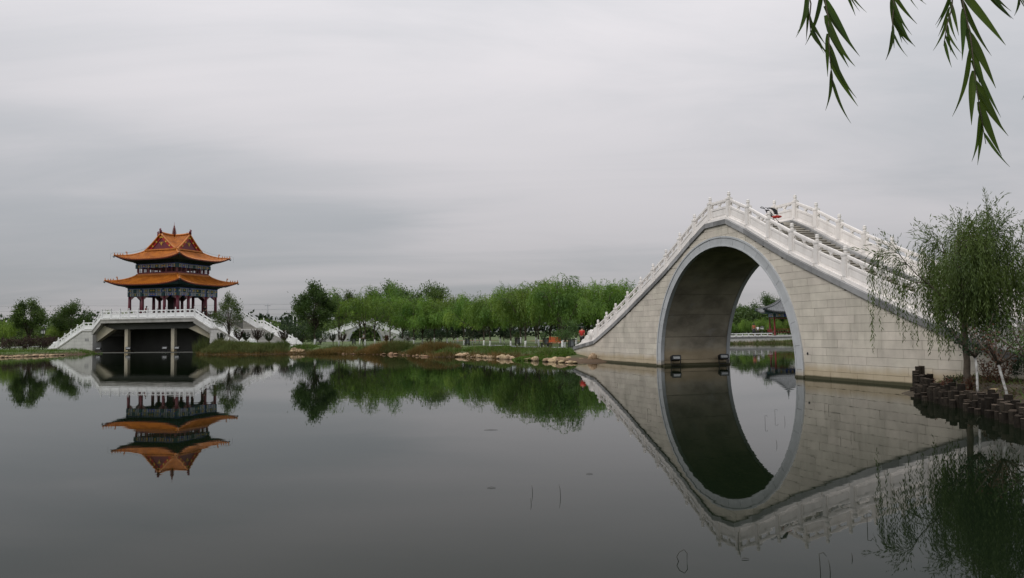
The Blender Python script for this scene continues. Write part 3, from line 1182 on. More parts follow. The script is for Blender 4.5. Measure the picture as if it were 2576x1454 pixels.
# railings of the platform
dk = [0 - o7 + 14.86 * i / 10 for i in range(11)]
left = [x - o7 for x in (-7.35, -6.28, -5.22, -4.11, -3.05, -1.45)]
right = [x - o7 for x in (16.2, 17.5, 18.5, 19.65, 20.83, 21.99, 23.1)]
for y_ in (-HD + .22, HD - .22):
    railing(PB, y_, left + dk + right, pprof, M_MARBLE2, 1.0, .19, lod=1, slit=.07, hp_=.68, hb_=.10)
    drum_stone(PB, -7.45 - o7, -1, y_, pprof, M_MARBLE2, 1.0, 1.7)
    drum_stone(PB, 23.2 - o7, 1, y_, pprof, M_MARBLE2, 1.0, 1.5)
for i, (x, lab) in enumerate(((-.6, 'leftmost small floodlight under the pavilion platform'), (4.35, 'small floodlight beside the left pillar under the platform'),
                              (10.2, 'small floodlight left of the right pillar under the platform'), (12.1, 'rightmost small floodlight under the pavilion platform'))):
    q = ppt(x - o7, -HD + .3, .42)
    floodlight(q, TH + R(20), lab, 'floodlights under the platform', s=1.2)

# ------------------------------------------------------------------ pavilion


def roof_field(half_out, half_in, z_out, z_in, lift, flare, sp, amp, rows=8, per=6, curve=.5):
    """one side (facing -y) of a hipped skirt with tile rolls running up the slope; returns MB and its eave line"""
    mb = MB()
    n = int(round(2 * half_out / sp)) * per
    grid = []
    for i in range(n + 1):
        x = -half_out + 2 * half_out * i / n
        bump = amp * max(0.0, math.cos(2 * math.pi * (i / per))) ** .7 if math.cos(2 * math.pi * (i / per)) > 0 else 0.0
        y0, y1 = half_out, max(abs(x), half_in)
        col = []
        for j in range(rows + 1):
            yy = y0 + (y1 - y0) * j / rows
            v = (half_out - yy) / (half_out - half_in)
            u = x / yy if yy else 0
            c4 = abs(u) ** 3.4
            z = z_out + (z_in - z_out) * ((1 - curve) * v + curve * v * v) + lift * c4 * (1 - v) ** 1.6 + bump
            k = 1 + flare * c4 * (1 - v) ** 2 / half_out
            col.append((x * k, -yy * k, z))
        grid.append(col)
    for i in range(n):
        for j in range(rows):
            a, b, c, d = grid[i][j], grid[i + 1][j], grid[i + 1][j + 1], grid[i][j + 1]
            if (Vector(a) - Vector(d)).length < 1e-5 and (Vector(b) - Vector(c)).length < 1e-5:
                continue
            mb.poly([a, b, c, d])
    return mb, [g[0] for g in grid]


def hip_line(half_out, half_in, z_out, z_in, lift, flare, curve=.5, n=10, ext=0.0):
    out = []
    for j in range(n + 1):
        v = j / n
        yy = half_out + (half_in - half_out) * v
        k = 1 + flare * (1 - v) ** 2 / half_out
        z = z_out + (z_in - z_out) * ((1 - curve) * v + curve * v * v) + lift * (1 - v) ** 1.6
        out.append((yy * k, yy * k, z))
    return out


def skirt(parent, ho, hi, zo, zi, lift, flare, mt, mr, sp=.30, amp=.05, soffit=None, inner_half=4.0, zsof=None, ridge_r=.11, beasts=True):
    for q in range(4):
        mb, eave = roof_field(ho, hi, zo, zi, lift, flare, sp, amp)
        rot = Matrix.Rotation(q * math.pi / 2, 4, 'Z')
        mb.v = [tuple(rot @ Vector(p)) for p in mb.v]
        side = mb.build('roof_slope', mt, parent, True)
        # round tile ends and dark drip edge along the eave
        en = MB()
        for i in range(0, len(eave) - 6, 6):
            a, b = Vector(eave[i]), Vector(eave[i + 6])
            dn = Vector((0, 0, -.16))
            o = Vector((0, .03, 0))
            en.poly([tuple(rot @ (a + o + dn)), tuple(rot @ (b + o + dn)), tuple(rot @ (b + o)), tuple(rot @ (a + o))])
            en.poly([tuple(rot @ (a + o + dn)), tuple(rot @ (b + o + dn)), tuple(rot @ (b + dn + Vector((0, .5, .12)))), tuple(rot @ (a + dn + Vector((0, .5, .12))))])
        en.build('drip_edge', M_RED if mt is M_TILE else M_TILEG, side)
        en = MB()
        for i in range(0, len(eave), 6):
            a = Vector(eave[i])
            c = rot @ (a + Vector((0, -.02, -.03)))
            d = rot @ (a + Vector((0, .18, .02)))
            en.tube([tuple(c), tuple(d)], sp * .24, 6)
        T(en.build('tile_end', mr, side), kind='stuff')
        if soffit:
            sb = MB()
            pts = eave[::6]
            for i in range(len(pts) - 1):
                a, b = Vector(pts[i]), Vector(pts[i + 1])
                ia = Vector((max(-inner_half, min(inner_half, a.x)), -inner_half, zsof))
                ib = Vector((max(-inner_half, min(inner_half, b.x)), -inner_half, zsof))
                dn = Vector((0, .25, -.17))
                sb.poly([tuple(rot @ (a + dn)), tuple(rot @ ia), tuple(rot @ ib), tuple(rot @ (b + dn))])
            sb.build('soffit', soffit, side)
            rf = MB()
            for i in range(0, len(eave) - 1, 6):
                a = Vector(eave[i])
                a2 = Vector(((a.x) * .97, a.y + .12, a.z - .2))
                ia = Vector((max(-inner_half, min(inner_half, a.x)), -inner_half - .1, zsof - .08))
                rf.tube([tuple(rot @ a2), tuple(rot @ ia)], .045, 4)
            T(rf.build('rafter', M_GREEN, side), kind='stuff')
    hl = hip_line(ho, hi, zo + .06, zi + .06, lift, flare)
    for q in range(4):
        rot = Matrix.Rotation(q * math.pi / 2 + math.pi, 4, 'Z')
        pts = [tuple(rot @ Vector(p)) for p in hl]
        hr = MB().tube(pts, [ridge_r * .9] + [ridge_r] * (len(pts) - 2) + [ridge_r * 1.1], 8).build('hip_ridge', mr, parent, True)
        if beasts:
            for k_, (t, h) in enumerate(((.02, .26), (.10, .2), (.17, .2), (.24, .2), (.36, .42))):
                f = t * (len(hl) - 1)
                i0 = int(f)
                p = Vector(hl[i0]).lerp(Vector(hl[i0 + 1]), f - i0)
                p = rot @ (p + Vector((0, 0, ridge_r)))
                b = MB().lathe([(0, .05), (h * .25, .075), (h * .5, .05), (h * .62, .035), (h * .8, .06), (h, .015)], tuple(p), 7)
                if h > .3:
                    d = rot @ Vector((1, 1, 0)).normalized()
                    b.tube([tuple(p + Vector((0, 0, h * .5))), tuple(p + d * .14 + Vector((0, 0, h * .75))), tuple(p + d * .10 + Vector((0, 0, h * 1.15)))], [.05, .045, .015], 6)
                b.build('ridge_beast', mr, hr, True)
        tip = rot @ Vector(hl[0])
        d = rot @ Vector((1, 1, 0)).normalized()
        MB().tube([tuple(tip - d * .1 + Vector((0, 0, -.22))), tuple(tip + d * .02 + Vector((0, 0, -.24))), tuple(tip + d * .14 + Vector((0, 0, -.12)))], [.10, .09, .03], 6).build('corner_beam_end', M_DKGREEN, hr, True)


PV = empty('pavilion', (PC.x, PC.y, 4.45), TH, 'two tiered red columned pavilion with glazed orange cross gabled roof', 'pavilion')
Z0 = 4.45


def pz(z):
    return z - Z0


hC = 3.875
bay = [-hC, -1.78, 1.78, hC]
MB().box(-hC - .7, hC + .7, -hC - .7, hC + .7, -.01, .14).build('plinth', M_COPE, PV)
colm = MB().lathe([(0, .30), (.10, .30), (.16, .24)], (0, 0, 0), 12).m(1).lathe([(.16, .2), (1.6, .205), (3.0, .19)], (0, 0, 0), 12).mesh('column', [M_COPE, M_LACQ], True)
per = []
for q in range(4):
    rot = Matrix.Rotation(q * math.pi / 2, 4, 'Z')
    for x in bay[:-1]:
        p = rot @ Vector((x, -hC, .14))
        link('column', colm, PV, p)
for x in (-1.78, 1.78):
    for y in (-1.78, 1.78):
        link('column', colm, PV, (x, y, .14))
# a screen wall in the middle
MB().box(-.9, .9, -.12, .12, .14, 3.0).build('screen_panel', M_DARKW, PV)


def painted_beam(parent, name, x0, x1, y, z0, z1, rot, rng, th=.16):
    """a beam on the -y side, split into painted fields, with small gold ornaments"""
    mb = MB()
    w = x1 - x0
    cuts = [0, .09, .13, .30, .34, .66, .70, .87, .91, 1.0]
    cols_ = [0, 3, 2, 3, 1, 3, 2, 3, 0] if rng.random() < .5 else [1, 3, 2, 3, 0, 3, 2, 3, 1]
    for i in range(9):
        a, b = x0 + w * cuts[i], x0 + w * cuts[i + 1]
        mb.m(cols_[i]).box(a, b, y - (.02 if cols_[i] == 3 else 0), y + th, z0, z1, rot)
    h = z1 - z0
    for c in (.08, .5, .92) if w < 2.5 else (.2, .44, .56, .8):
        xx = x0 + w * c
        if rng.random() < .8:
            s = h * .2
            mb.m(4).box(xx - s * 1.4, xx + s * 1.4, y - .035, y, (z0 + z1) / 2 - s * .8, (z0 + z1) / 2 + s * .5, rot)
            mb.box(xx - s * .6, xx + s * .6, y - .035, y, (z0 + z1) / 2 + s * .5, (z0 + z1) / 2 + s * 1.1, rot)
    for i in (1, 3, 5, 7):
        a, b = x0 + w * cuts[i], x0 + w * cuts[i + 1]
        mb.m(5).box(a + .01, a + .035, y - .03, y, z0, z1, rot)
        mb.box(b - .035, b - .01, y - .03, y, z0, z1, rot)
    mb.m(5).box(x0, x1, y - .03, y, z1 - .03, z1, rot)
    mb.build(name, [M_BLUE, M_GREEN, M_GREYB, M_GREYB, M_GOLD, M_WHITE], parent)


def bracket_ring(parent, half, z0, z1, reach, step):
    """stepped timber brackets between beam and eave"""
    for q in range(4):
        rot = Matrix.Rotation(q * math.pi / 2, 4, 'Z')
        mb = MB()
        n = int(2 * half / step)
        for i in range(n + 1):
            x = -half + 2 * half * i / n
            for k in range(4):
                t0, t1 = k / 4, (k + 1) / 4
                mb.m(k % 2).box(x - .05 - .03 * k, x + .05 + .03 * k, -half - reach * t1, -half + .1, z0 + (z1 - z0) * t0, z0 + (z1 - z0) * (t1 - .06), rot)
        mb.m(0).box(-half, half, -half + .02, -half + .2, z0, z1, rot)
        for k in (1, 2, 3):
            mb.m(1).box(-half - reach * k / 4, half + reach * k / 4, -half - reach * k / 4 - .04, -half - reach * k / 4 + .04, z0 + (z1 - z0) * (k / 4 - .03), z0 + (z1 - z0) * (k / 4 + .06), rot)
        T(mb.build('bracket_set', [M_DKGREEN, M_DKGREEN], parent), kind='stuff')


rg = random.Random(9)
for q in range(4):
    rot = Matrix.Rotation(q * math.pi / 2, 4, 'Z')
    for i in range(3):
        a, b = bay[i] + .08, bay[i + 1] - .08
        painted_beam(PV, 'painted_beam', a, b, -hC - .14, pz(7.53), pz(7.93), rot, rg)
        painted_beam(PV, 'painted_beam', a, b, -hC - .2, pz(7.99), pz(8.5), rot, rg)
        MB().box(a, b, -hC - .06, -hC + .1, pz(7.93), pz(7.99), rot).build('beam_pad', M_LACQ, PV)
        # carved brackets under the beam
        for s, x in ((1, a + .08), (-1, b - .08)):
            L_ = min(.62, (b - a) * .33)
            pts = [(0, 0), (0, -.42), (.10, -.46), (.16, -.36), (.28, -.34), (.34, -.22), (.46, -.2), (.52, -.1), (.62, -.08), (.62, 0)]
            pts = [(x + s * u / .62 * L_, pz(7.53) + v) for u, v in pts]
            if s < 0:
                pts = pts[::-1]
            mb = MB().prism(pts, -hC - .04, -hC + .04)
            mb.v = [tuple(rot @ Vector(p)) for p in mb.v]
            mb.build('carved_bracket', mat('carved_rose', (0.20, 0.10, 0.10), .7, .3, 9), PV)
    for x in bay[:-1]:
        mb = MB()
        mb.m(0).box(x - .15, x + .15, -hC - .24, -hC + .1, pz(7.5), pz(8.53), rot)
        mb.m(1).box(x - .10, x + .10, -hC - .26, -hC - .2, pz(8.02), pz(8.34), rot)
        mb.m(2).box(x - .05, x + .05, -hC - .275, -hC - .2, pz(8.1), pz(8.26), rot)
        mb.build('beam_end', [M_GREEN, M_GREYB, M_WHITE], PV)
    MB().box(-hC - .1, hC + .1, -hC - .24, -hC + .2, pz(8.5), pz(8.60), rot).build('beam_cap', M_BLUE, PV)
    # seats between the columns
    if q != 1 and q != 3:
        for i in (0, 2):
            MB().box(bay[i] + .2, bay[i + 1] - .2, -hC - .18, -hC + .18, .52, .6, rot).build('bench_seat', M_LACQ, PV)
bracket_ring(PV, hC + .05, pz(8.60), pz(9.12), 1.15, .5)
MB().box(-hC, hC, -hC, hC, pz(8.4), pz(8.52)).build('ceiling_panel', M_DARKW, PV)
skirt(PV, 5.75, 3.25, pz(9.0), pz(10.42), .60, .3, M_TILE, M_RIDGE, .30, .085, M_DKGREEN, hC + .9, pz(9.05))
# ridge round the foot of the upper storey
hU = 3.19
for q in range(4):
    rot = Matrix.Rotation(q * math.pi / 2, 4, 'Z')
    MB().box(-hU - .16, hU + .16, -hU - .16, -hU + .06, pz(10.38), pz(10.62), rot).build('foot_ridge', M_RIDGE, PV)
    MB().box(-hU - .05, hU + .05, -hU - .03, -hU + .1, pz(10.60), pz(10.82), rot).build('sill_beam', M_LACQ, PV)
    xsu = [-hU, -2.35, -1.45, -.62, .62, 1.45, 2.35, hU]
    for x in xsu[:-1]:
        w = .13 if x in (-hU, -1.45, 1.45) else .05
        MB().box(x - w, x + w, -hU - .04, -hU + .14, pz(10.82), pz(11.38), rot).build('post', M_LACQ, PV)
    for i in range(7):
        a, b = xsu[i] + .1, xsu[i + 1] - .1
        mb = MB()
        nn = max(2, int((b - a) / .22))
        for k in range(1, nn):
            xx = a + (b - a) * k / nn
            mb.box(xx - .013, xx + .013, -hU + .03, -hU + .06, pz(10.82), pz(11.38), rot)
        for k in (.33, .66):
            zz = pz(10.82) + .56 * k
            mb.box(a, b, -hU + .03, -hU + .06, zz - .013, zz + .013, rot)
        mb.build('window_lattice', M_LACQ, PV)
    painted_beam(PV, 'painted_beam', -hU + .1, -1.1, -hU - .12, pz(11.38), pz(11.85), rot, rg)
    painted_beam(PV, 'painted_beam', -1.1, 1.1, -hU - .12, pz(11.38), pz(11.85), rot, rg)
    painted_beam(PV, 'painted_beam', 1.1, hU - .1, -hU - .12, pz(11.38), pz(11.85), rot, rg)
    MB().box(-hU - .22, -hU + .16, -hU - .22, -hU + .16, pz(11.34), pz(11.9), rot).build('beam_end', M_GREEN, PV)
    MB().box(-hU - .1, hU + .1, -hU - .17, -hU + .2, pz(11.87), pz(11.97), rot).build('beam_cap', M_BLUE, PV)
MB().box(-1.0, 1.0, -1.0, 1.0, pz(10.5), pz(11.9)).build('core_shaft', M_DARKW, PV)
bracket_ring(PV, hU + .05, pz(11.97), pz(12.55), 1.05, .5)
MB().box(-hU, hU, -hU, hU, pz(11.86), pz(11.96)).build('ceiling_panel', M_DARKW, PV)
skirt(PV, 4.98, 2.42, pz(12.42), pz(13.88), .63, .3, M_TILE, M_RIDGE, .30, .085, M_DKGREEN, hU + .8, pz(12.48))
# crossed gables
GP, GH, zb_, zr_ = 2.42, 2.46, pz(13.84), pz(16.05)


def gz_roof(d):
    t = d / GH
    return zr_ + (zb_ - zr_) * (1.18 * t - .18 * t * t)


for q in range(4):
    rot = Matrix.Rotation(q * math.pi / 2, 4, 'Z')
    # this arm runs along -y: ridge at x = 0
    for s in (-1, 1):
        mb = MB()
        n, rows = 60, 6
        gr = []
        for i in range(n + 1):
            y = (GP + .24) * i / n
            ph = math.cos(2 * math.pi * y / .30)
            bump = .085 * ph if ph > 0 else 0
            xm = min(y, GH + .08)
            gr.append([(s * xm * j / rows, -y, gz_roof(xm * j / rows) + bump) for j in range(rows + 1)])
        for i in range(n):
            for j in range(rows):
                f = [gr[i][j], gr[i + 1][j], gr[i + 1][j + 1], gr[i][j + 1]]
                if j == 0 and i == 0:
                    f = f[1:]
                mb.poly([tuple(rot @ Vector(p)) for p in (f if s < 0 else f[::-1])])
        sl = mb.build('gable_slope', M_TILE, PV, True)
        pts = [tuple(rot @ Vector((s * (GH + .1) * j / 8, -GP - .2, gz_roof((GH + .1) * j / 8) + .08))) for j in range(9)]
        MB().tube(pts, .12, 8).build('verge_ridge', M_RIDGE, sl, True)
        # barge board with gold spots
        bd = MB()
        for j in range(8):
            a, b = GH * j / 8, GH * (j + 1) / 8
            bd.m(0).poly([tuple(rot @ Vector(p)) for p in ((s * a, -GP - .1, gz_roof(a) - .50), (s * b, -GP - .1, max(gz_roof(b) - .50, zb_)), (s * b, -GP - .1, max(gz_roof(b) - .04, zb_)), (s * a, -GP - .1, gz_roof(a) - .04))])
            if j in (0, 2, 4, 6, 7):
                m_ = (a + b) / 2
                z_ = max(gz_roof(m_) - .27, zb_ + .1)
                bd.m(1).box(s * m_ - .11, s * m_ + .11, -GP - .14, -GP - .09, z_ - .11, z_ + .11, rot)
        bd.build('barge_board', [M_REDB, M_GOLD], sl)
    pts = [(rot @ Vector(p)) for p in ((-GH, -GP - .02, zb_), (GH, -GP - .02, zb_), (0, -GP - .02, zr_ - .1))]
    gb = MB().poly([tuple(p) for p in pts]).build('gable_board', M_LACQ, PV)
    mb = MB().box(-.10, .10, -GP - .08, -GP - .03, pz(14.62), pz(14.86), rot).box(-.16, .16, -GP - .08, -GP - .03, pz(14.74), pz(14.84), rot)
    mb.box(-.04, .04, -GP - .08, -GP - .03, pz(14.5), pz(14.98), rot)
    mb.box(-.30, -.18, -GP - .08, -GP - .03, pz(14.88), pz(14.95), rot).box(.18, .30, -GP - .08, -GP - .03, pz(14.88), pz(14.95), rot)
    mb.build('gold_ornament', M_GOLD, gb)
    MB().box(-GH - .1, GH + .1, -GP - .3, -GP - .06, zb_ - .02, zb_ + .16, rot).build('gable_foot_ridge', M_RIDGE, PV)
    pts = [tuple(rot @ Vector((0, -(GP + .3) * t, zr_ + .10 + .16 * t ** 3))) for t in np.linspace(0, 1, 9)]
    mr_ = MB().tube(pts, .14, 8).build('main_ridge', M_RIDGE, PV, True)
    e_ = rot @ Vector((0, -GP - .22, zr_ + .34))
    d = rot @ Vector((0, -1, 0))
    MB().tube([tuple(e_ - Vector((0, 0, .25))), tuple(e_ + Vector((0, 0, .1))), tuple(e_ + d * .12 + Vector((0, 0, .32))), tuple(e_ - d * .06 + Vector((0, 0, .44)))], [.19, .17, .12, .04], 7).build('ridge_end', M_LACQ, mr_, True)
fin = [(0, .26), (.10, .34), (.18, .18)]
z = .18
for k, r in enumerate((.31, .30, .27, .25, .22, .18)):
    fin += [(z + .02, r), (z + .08, r), (z + .10, r * .55), (z + .15, r * .55)]
    z += .155
fin += [(z + .05, .10), (z + .16, .10), (z + .28, .03), (z + .75, .012)]
MB().lathe(fin, (0, 0, zr_ + .12), 10).build('spire', mat('spire_red', (.16, .035, .03), .45, .2, 8), PV, True)
# lightning wires standing just off the ridges
mb = MB()
hl = hip_line(4.98, 2.42, pz(12.42), pz(13.88), .63, .3)
for q in range(4):
    rot = Matrix.Rotation(q * math.pi / 2 + math.pi, 4, 'Z')
    pts = [tuple(rot @ (Vector(p) + Vector((0, 0, .42)))) for p in hl]
    tip = rot @ (Vector(hl[0]) + Vector((.28, .28, .25)))
    mb.tube([tuple(tip - Vector((0, 0, .8))), tuple(tip)] + pts, .012, 4)
T(mb.build('lightning_wire', M_BLACK, PV))

# ------------------------------------------------------------------ trees and plants


def limb_path(p, d, L_, n, rng, grav=0.0, wob=.12):
    P = [Vector(p)]
    d = Vector(d).normalized()
    for i in range(n):
        d = (d + Vector((rng.uniform(-wob, wob), rng.uniform(-wob, wob), rng.uniform(-wob, wob) + grav))).normalized()
        P.append(P[-1] + d * (L_ / n))
    return P


def willow_data(seed, H, Rr, trunk_h, n_strand, leaf_l, leaf_w, step, zmin=(.22, .42), lean=0.0, tr=.11, shoots=60, paint=True, limbs=11, outw=1.0, limb_r=.42, zpow=1.0):
    """returns trunk mesh builder, crown arrays. A weeping crown: limbs arch out, strands of narrow leaves fall from them"""
    rng = random.Random(seed)
    nr = np.random.default_rng(seed)
    tb = MB()
    tp = [Vector((0, 0, -.15))]
    k = 7
    for i in range(1, k + 1):
        t = i / k
        tp.append(Vector((lean * t + rng.uniform(-.03, .03), rng.uniform(-.03, .03), trunk_h * t)))
    tb.tube([tuple(p) for p in tp], [tr * (1.25 if i == 0 else 1 - .35 * i / k) for i in range(k + 1)], 9)
    top = tp[-1]
    starts, outs, order = [], [], []
    for i in range(limbs):
        az = 2 * math.pi * (i + rng.uniform(-.3, .3)) / limbs * 1.618
        el = rng.uniform(.6, 1.25) if i % 3 else rng.uniform(1.15, 1.5)
        d = Vector((math.cos(az) * math.cos(el), math.sin(az) * math.cos(el), math.sin(el)))
        h0 = rng.uniform(.6, 1.0)
        base = tp[int(h0 * k)].copy()
        rise = (H * rng.uniform(.82, 1.0) - base.z) * rng.uniform(.8, 1.0)
        P = limb_path(base, d, rise * rng.uniform(.9, 1.1), 7, rng, .03, .16)
        # arching tip outwards
        o = Vector((math.cos(az), math.sin(az), 0))
        Q = [P[-1]]
        dd = (P[-1] - P[-2]).normalized()
        reach = Rr * rng.uniform(.35, .85) * outw
        for j in range(6):
            dd = (dd * .8 + o * .34 + Vector((0, 0, -.22))).normalized()
            Q.append(Q[-1] + dd * reach / 6)
        full = P + Q[1:]
        tb.tube([tuple(p) for p in full], [max(.009, tr * limb_r * (1 - j / len(full)) ** 1.3) for j in range(len(full))], 5)
        for j in range(3, len(full)):
            for _ in range(3):
                t = rng.random()
                pp = full[j - 1].lerp(full[j], t)
                starts.append(pp)
                outs.append(o)
        for j in range(2, 7, 2):      # side limbs
            az2 = az + rng.choice((-1, 1)) * rng.uniform(.5, 1.2)
            o2 = Vector((math.cos(az2), math.sin(az2), 0))
            P2 = limb_path(full[j], o2 + Vector((0, 0, rng.uniform(.2, .9))), Rr * rng.uniform(.35, .75) * outw, 6, rng, -.07, .15)
            tb.tube([tuple(p) for p in P2], [max(.008, tr * .22 * (1 - q / 7)) for q in range(7)], 4)
            for q in range(2, 7):
                for _ in range(3):
                    starts.append(P2[q - 1].lerp(P2[q], rng.random()))
                    outs.append(o2)
    SP = np.array([tuple(s) for s in starts])
    SO = np.array([tuple(s) for s in outs])
    pick = nr.integers(0, len(SP), n_strand)
    p = SP[pick] + nr.normal(0, .08, (n_strand, 3))
    d = SO[pick] * nr.uniform(.3, .9, (n_strand, 1)) + nr.normal(0, .35, (n_strand, 3)) + np.array([0, 0, .25])
    floor_ = H * (zmin[0] + (zmin[1] - zmin[0]) * nr.random(n_strand) ** zpow)
    length = np.clip(p[:, 2] - floor_, .4, None) * nr.uniform(.45, 1.05, n_strand)
    m = int(length.max() / step) + 2
    PB_, DB_ = [], []
    pos = p.copy()
    dirv = d / np.linalg.norm(d, axis=1, keepdims=True)
    tw = nr.uniform(0, 6.28, n_strand)
    trav = np.zeros(n_strand)
    for i in range(m):
        dirv = dirv * .86 + np.array([0, 0, -.27]) + nr.normal(0, .05, (n_strand, 3))
        dirv /= np.linalg.norm(dirv, axis=1, keepdims=True)
        pos = pos + dirv * step
        trav += step
        ok = trav < length
        if not ok.any():
            break
        ang = tw + i * 2.4
        side = np.stack([np.cos(ang), np.sin(ang), np.zeros(n_strand)], 1)
        ld = dirv + side * .45 + nr.normal(0, .12, (n_strand, 3))
        PB_.append(pos[ok].copy())
        DB_.append(ld[ok])
    # upright feathery shoots along the top
    if shoots:
        hi = np.argsort(-SP[:, 2])[: max(20, len(SP) // 3)]
        pk = hi[nr.integers(0, len(hi), shoots)]
        pos = SP[pk].copy()
        dirv = SO[pk] * .5 + nr.normal(0, .3, (shoots, 3)) + np.array([0, 0, 1.1])
        dirv /= np.linalg.norm(dirv, axis=1, keepdims=True)
        for i in range(int(.75 / step) + 1):
            dirv = dirv + np.array([0, 0, -.12]) * (step / .12)
            dirv /= np.linalg.norm(dirv, axis=1, keepdims=True)
            pos = pos + dirv * step
            sd_ = nr.normal(0, 1, (shoots, 3))
            PB_.append(pos.copy())
            DB_.append(dirv + sd_ * .45)
    PB_ = np.concatenate(PB_)
    DB_ = np.concatenate(DB_)
    l = leaf_l * nr.uniform(.7, 1.25, len(PB_))
    w = leaf_w * nr.uniform(.8, 1.2, len(PB_))
    return tb, tp, (PB_, DB_, l, w, nr)


class TreeKind:
    def __init__(self, name, trunk, crown, paint, tm, cm):
        self.name, self.trunk, self.crown, self.paint = name, trunk, crown, paint

    def place(self, x, y, s, rz, label, cat, group=None, z=None, tilt=(0, 0)):
        o = empty(self.name, (x, y, gz(x, y) if z is None else z), rz, label, cat, group)
        o.scale = (s, s, s)
        o.rotation_euler = (tilt[0], tilt[1], rz)
        t = link('trunk', self.trunk, o)
        if self.paint:
            link('painted_base', self.paint, t)
        link('crown', self.crown, o)
        return o


def make_willow(seed, H, Rr, th, ns, name='weeping_willow', cm=None, ll=.30, lw=.055, step=.14, **k):
    tb, tp, (P, D, l, w, nr) = willow_data(seed, H, Rr, th, ns, ll, lw, step, **k)
    tm = tb.mesh('trunk', M_BARK, True)
    tr = k.get('tr', .11)
    pm = MB().tube([(tp[0].x, tp[0].y, -.1), (tp[0].x * .5 + tp[1].x * .5, tp[1].y * .5, tp[1].z * .5), tuple(tp[1].lerp(tp[2], .0)), tuple(tp[1].lerp(tp[2], min(1, max(0.05, (1.55 - tp[1].z) / (tp[2].z - tp[1].z)))))],
                   [tr * 1.32, tr * 1.2, tr * 1.06, tr * 1.0], 9).mesh('painted_base', M_PAINTB, True)
    cmn = leaf_mesh('crown', P, D, l, w, cm or M_WILLOW, nr)
    return TreeKind(name, tm, cmn, pm, None, None)


def make_round(seed, H, Rr, th, n, name, cm, ll=.26, lw=.13, ry=None, clumps=26, tr=.12, top=1.0, paint=False, zlo=.35, spiky=.5):
    rng = random.Random(seed)
    nr = np.random.default_rng(seed)
    tb = MB()
    tp = [Vector((rng.uniform(-.05, .05) * i, rng.uniform(-.05, .05) * i, th * i / 5 - (.15 if i == 0 else 0))) for i in range(6)]
    tb.tube([tuple(p) for p in tp], [tr * (1.2 - .09 * i) for i in range(6)], 8)
    zc_ = H * (zlo + 1) / 2
    hz = H * (1 - zlo) / 2
    PP, DD = [], []
    for c in range(clumps):
        u = Vector((rng.gauss(0, 1), rng.gauss(0, 1), rng.gauss(0, 1))).normalized() * rng.uniform(.35, .95) ** .6
        cen = Vector((u.x * Rr * (1 - .25 * max(u.z, 0) * top), u.y * Rr * (1 - .25 * max(u.z, 0) * top), zc_ + u.z * hz))
        a = tp[rng.randint(3, 5)]
        mid = a.lerp(cen, .5) + Vector((0, 0, .12 * H * rng.random()))
        tb.tube([tuple(a), tuple(mid), tuple(cen)], [tr * .45, tr * .28, .015], 5)
        out = (cen - Vector((0, 0, zc_ - hz * .7))).normalized()
        m = n // clumps
        rad = Rr * rng.uniform(.28, .45)
        t = nr.random((m, 1)) ** .6
        q = np.array(cen) + nr.normal(0, 1, (m, 3)) * rad * .5 + np.array(out) * t * rad * spiky * 1.6
        PP.append(q)
        DD.append(np.array(out) * spiky + nr.normal(0, .6, (m, 3)) + np.array([0, 0, .1]))
    P, D = np.concatenate(PP), np.concatenate(DD)
    l, w = ll * nr.uniform(.6, 1.3, len(P)), lw * nr.uniform(.7, 1.2, len(P))
    tm = tb.mesh('trunk', M_BARK, True)
    pm = None
    if paint:
        pm = MB().tube([(0, 0, -.1), (0, 0, .5), (tp[1].x * .9, tp[1].y * .9, 1.0)], [tr * 1.3, tr * 1.22, tr * 1.15], 8).mesh('painted_base', M_PAINTB, True)
    return TreeKind(name, tm, leaf_mesh('crown', P, D, l, w, cm, nr), pm, None, None)


WK = [make_willow(11 + i, 7.2, 2.5, 2.6, 1050, ll=.33, lw=.07, zmin=(.29, .48), tr=.115, shoots=40) for i in range(5)]
WH = [make_willow(24 + i, 7.2, 2.3, 3.2, 950, ll=.33, lw=.07, zmin=(.54, .70), tr=.105, shoots=70) for i in range(2)]
WT = [make_willow(31, 8.0, 2.3, 3.0, 1000, ll=.33, lw=.07, zmin=(.28, .5), tr=.11, shoots=110, outw=.8),
      make_willow(32, 7.6, 2.4, 2.8, 1000, ll=.33, lw=.07, zmin=(.24, .5), tr=.11, shoots=90, outw=.85)]
RT = [make_round(51, 7.0, 1.75, 2.6, 10000, 'leafy_tree', M_TREE, .30, .13, clumps=44, paint=True, spiky=.9),
      make_round(52, 6.6, 2.2, 2.6, 8500, 'leafy_tree', M_TREE, .30, .13, clumps=38, paint=False, spiky=1.0)]
SM0 = make_round(63, 3.2, .55, 1.9, 700, 'young_tree', M_TREE, .18, .08, clumps=12, tr=.05, paint=True, zlo=.62)
SM = [make_round(61, 3.6, 1.3, 1.5, 2000, 'young_tree', M_DTREE, .2, .1, clumps=18, tr=.06, paint=True, zlo=.38),
      make_round(62, 3.2, 1.2, 1.4, 1800, 'young_tree', M_TREE, .2, .1, clumps=18, tr=.05, paint=True, zlo=.40)]
BS = [make_round(71, 1.9, 1.15, .5, 2000, 'round_shrub', M_MAROON, .16, .09, clumps=22, tr=.05, zlo=.1, spiky=.3),
      make_round(72, 2.8, 1.7, .6, 2600, 'round_shrub', M_DTREE, .2, .1, clumps=26, tr=.06, zlo=.08, spiky=.35)]
POP = make_round(81, 5.6, 1.35, 2.0, 4200, 'slender_tree', M_TREE, .24, .075, clumps=36, tr=.075, zlo=.32, spiky=1.2, top=2.2, paint=True)

rt = random.Random(77)


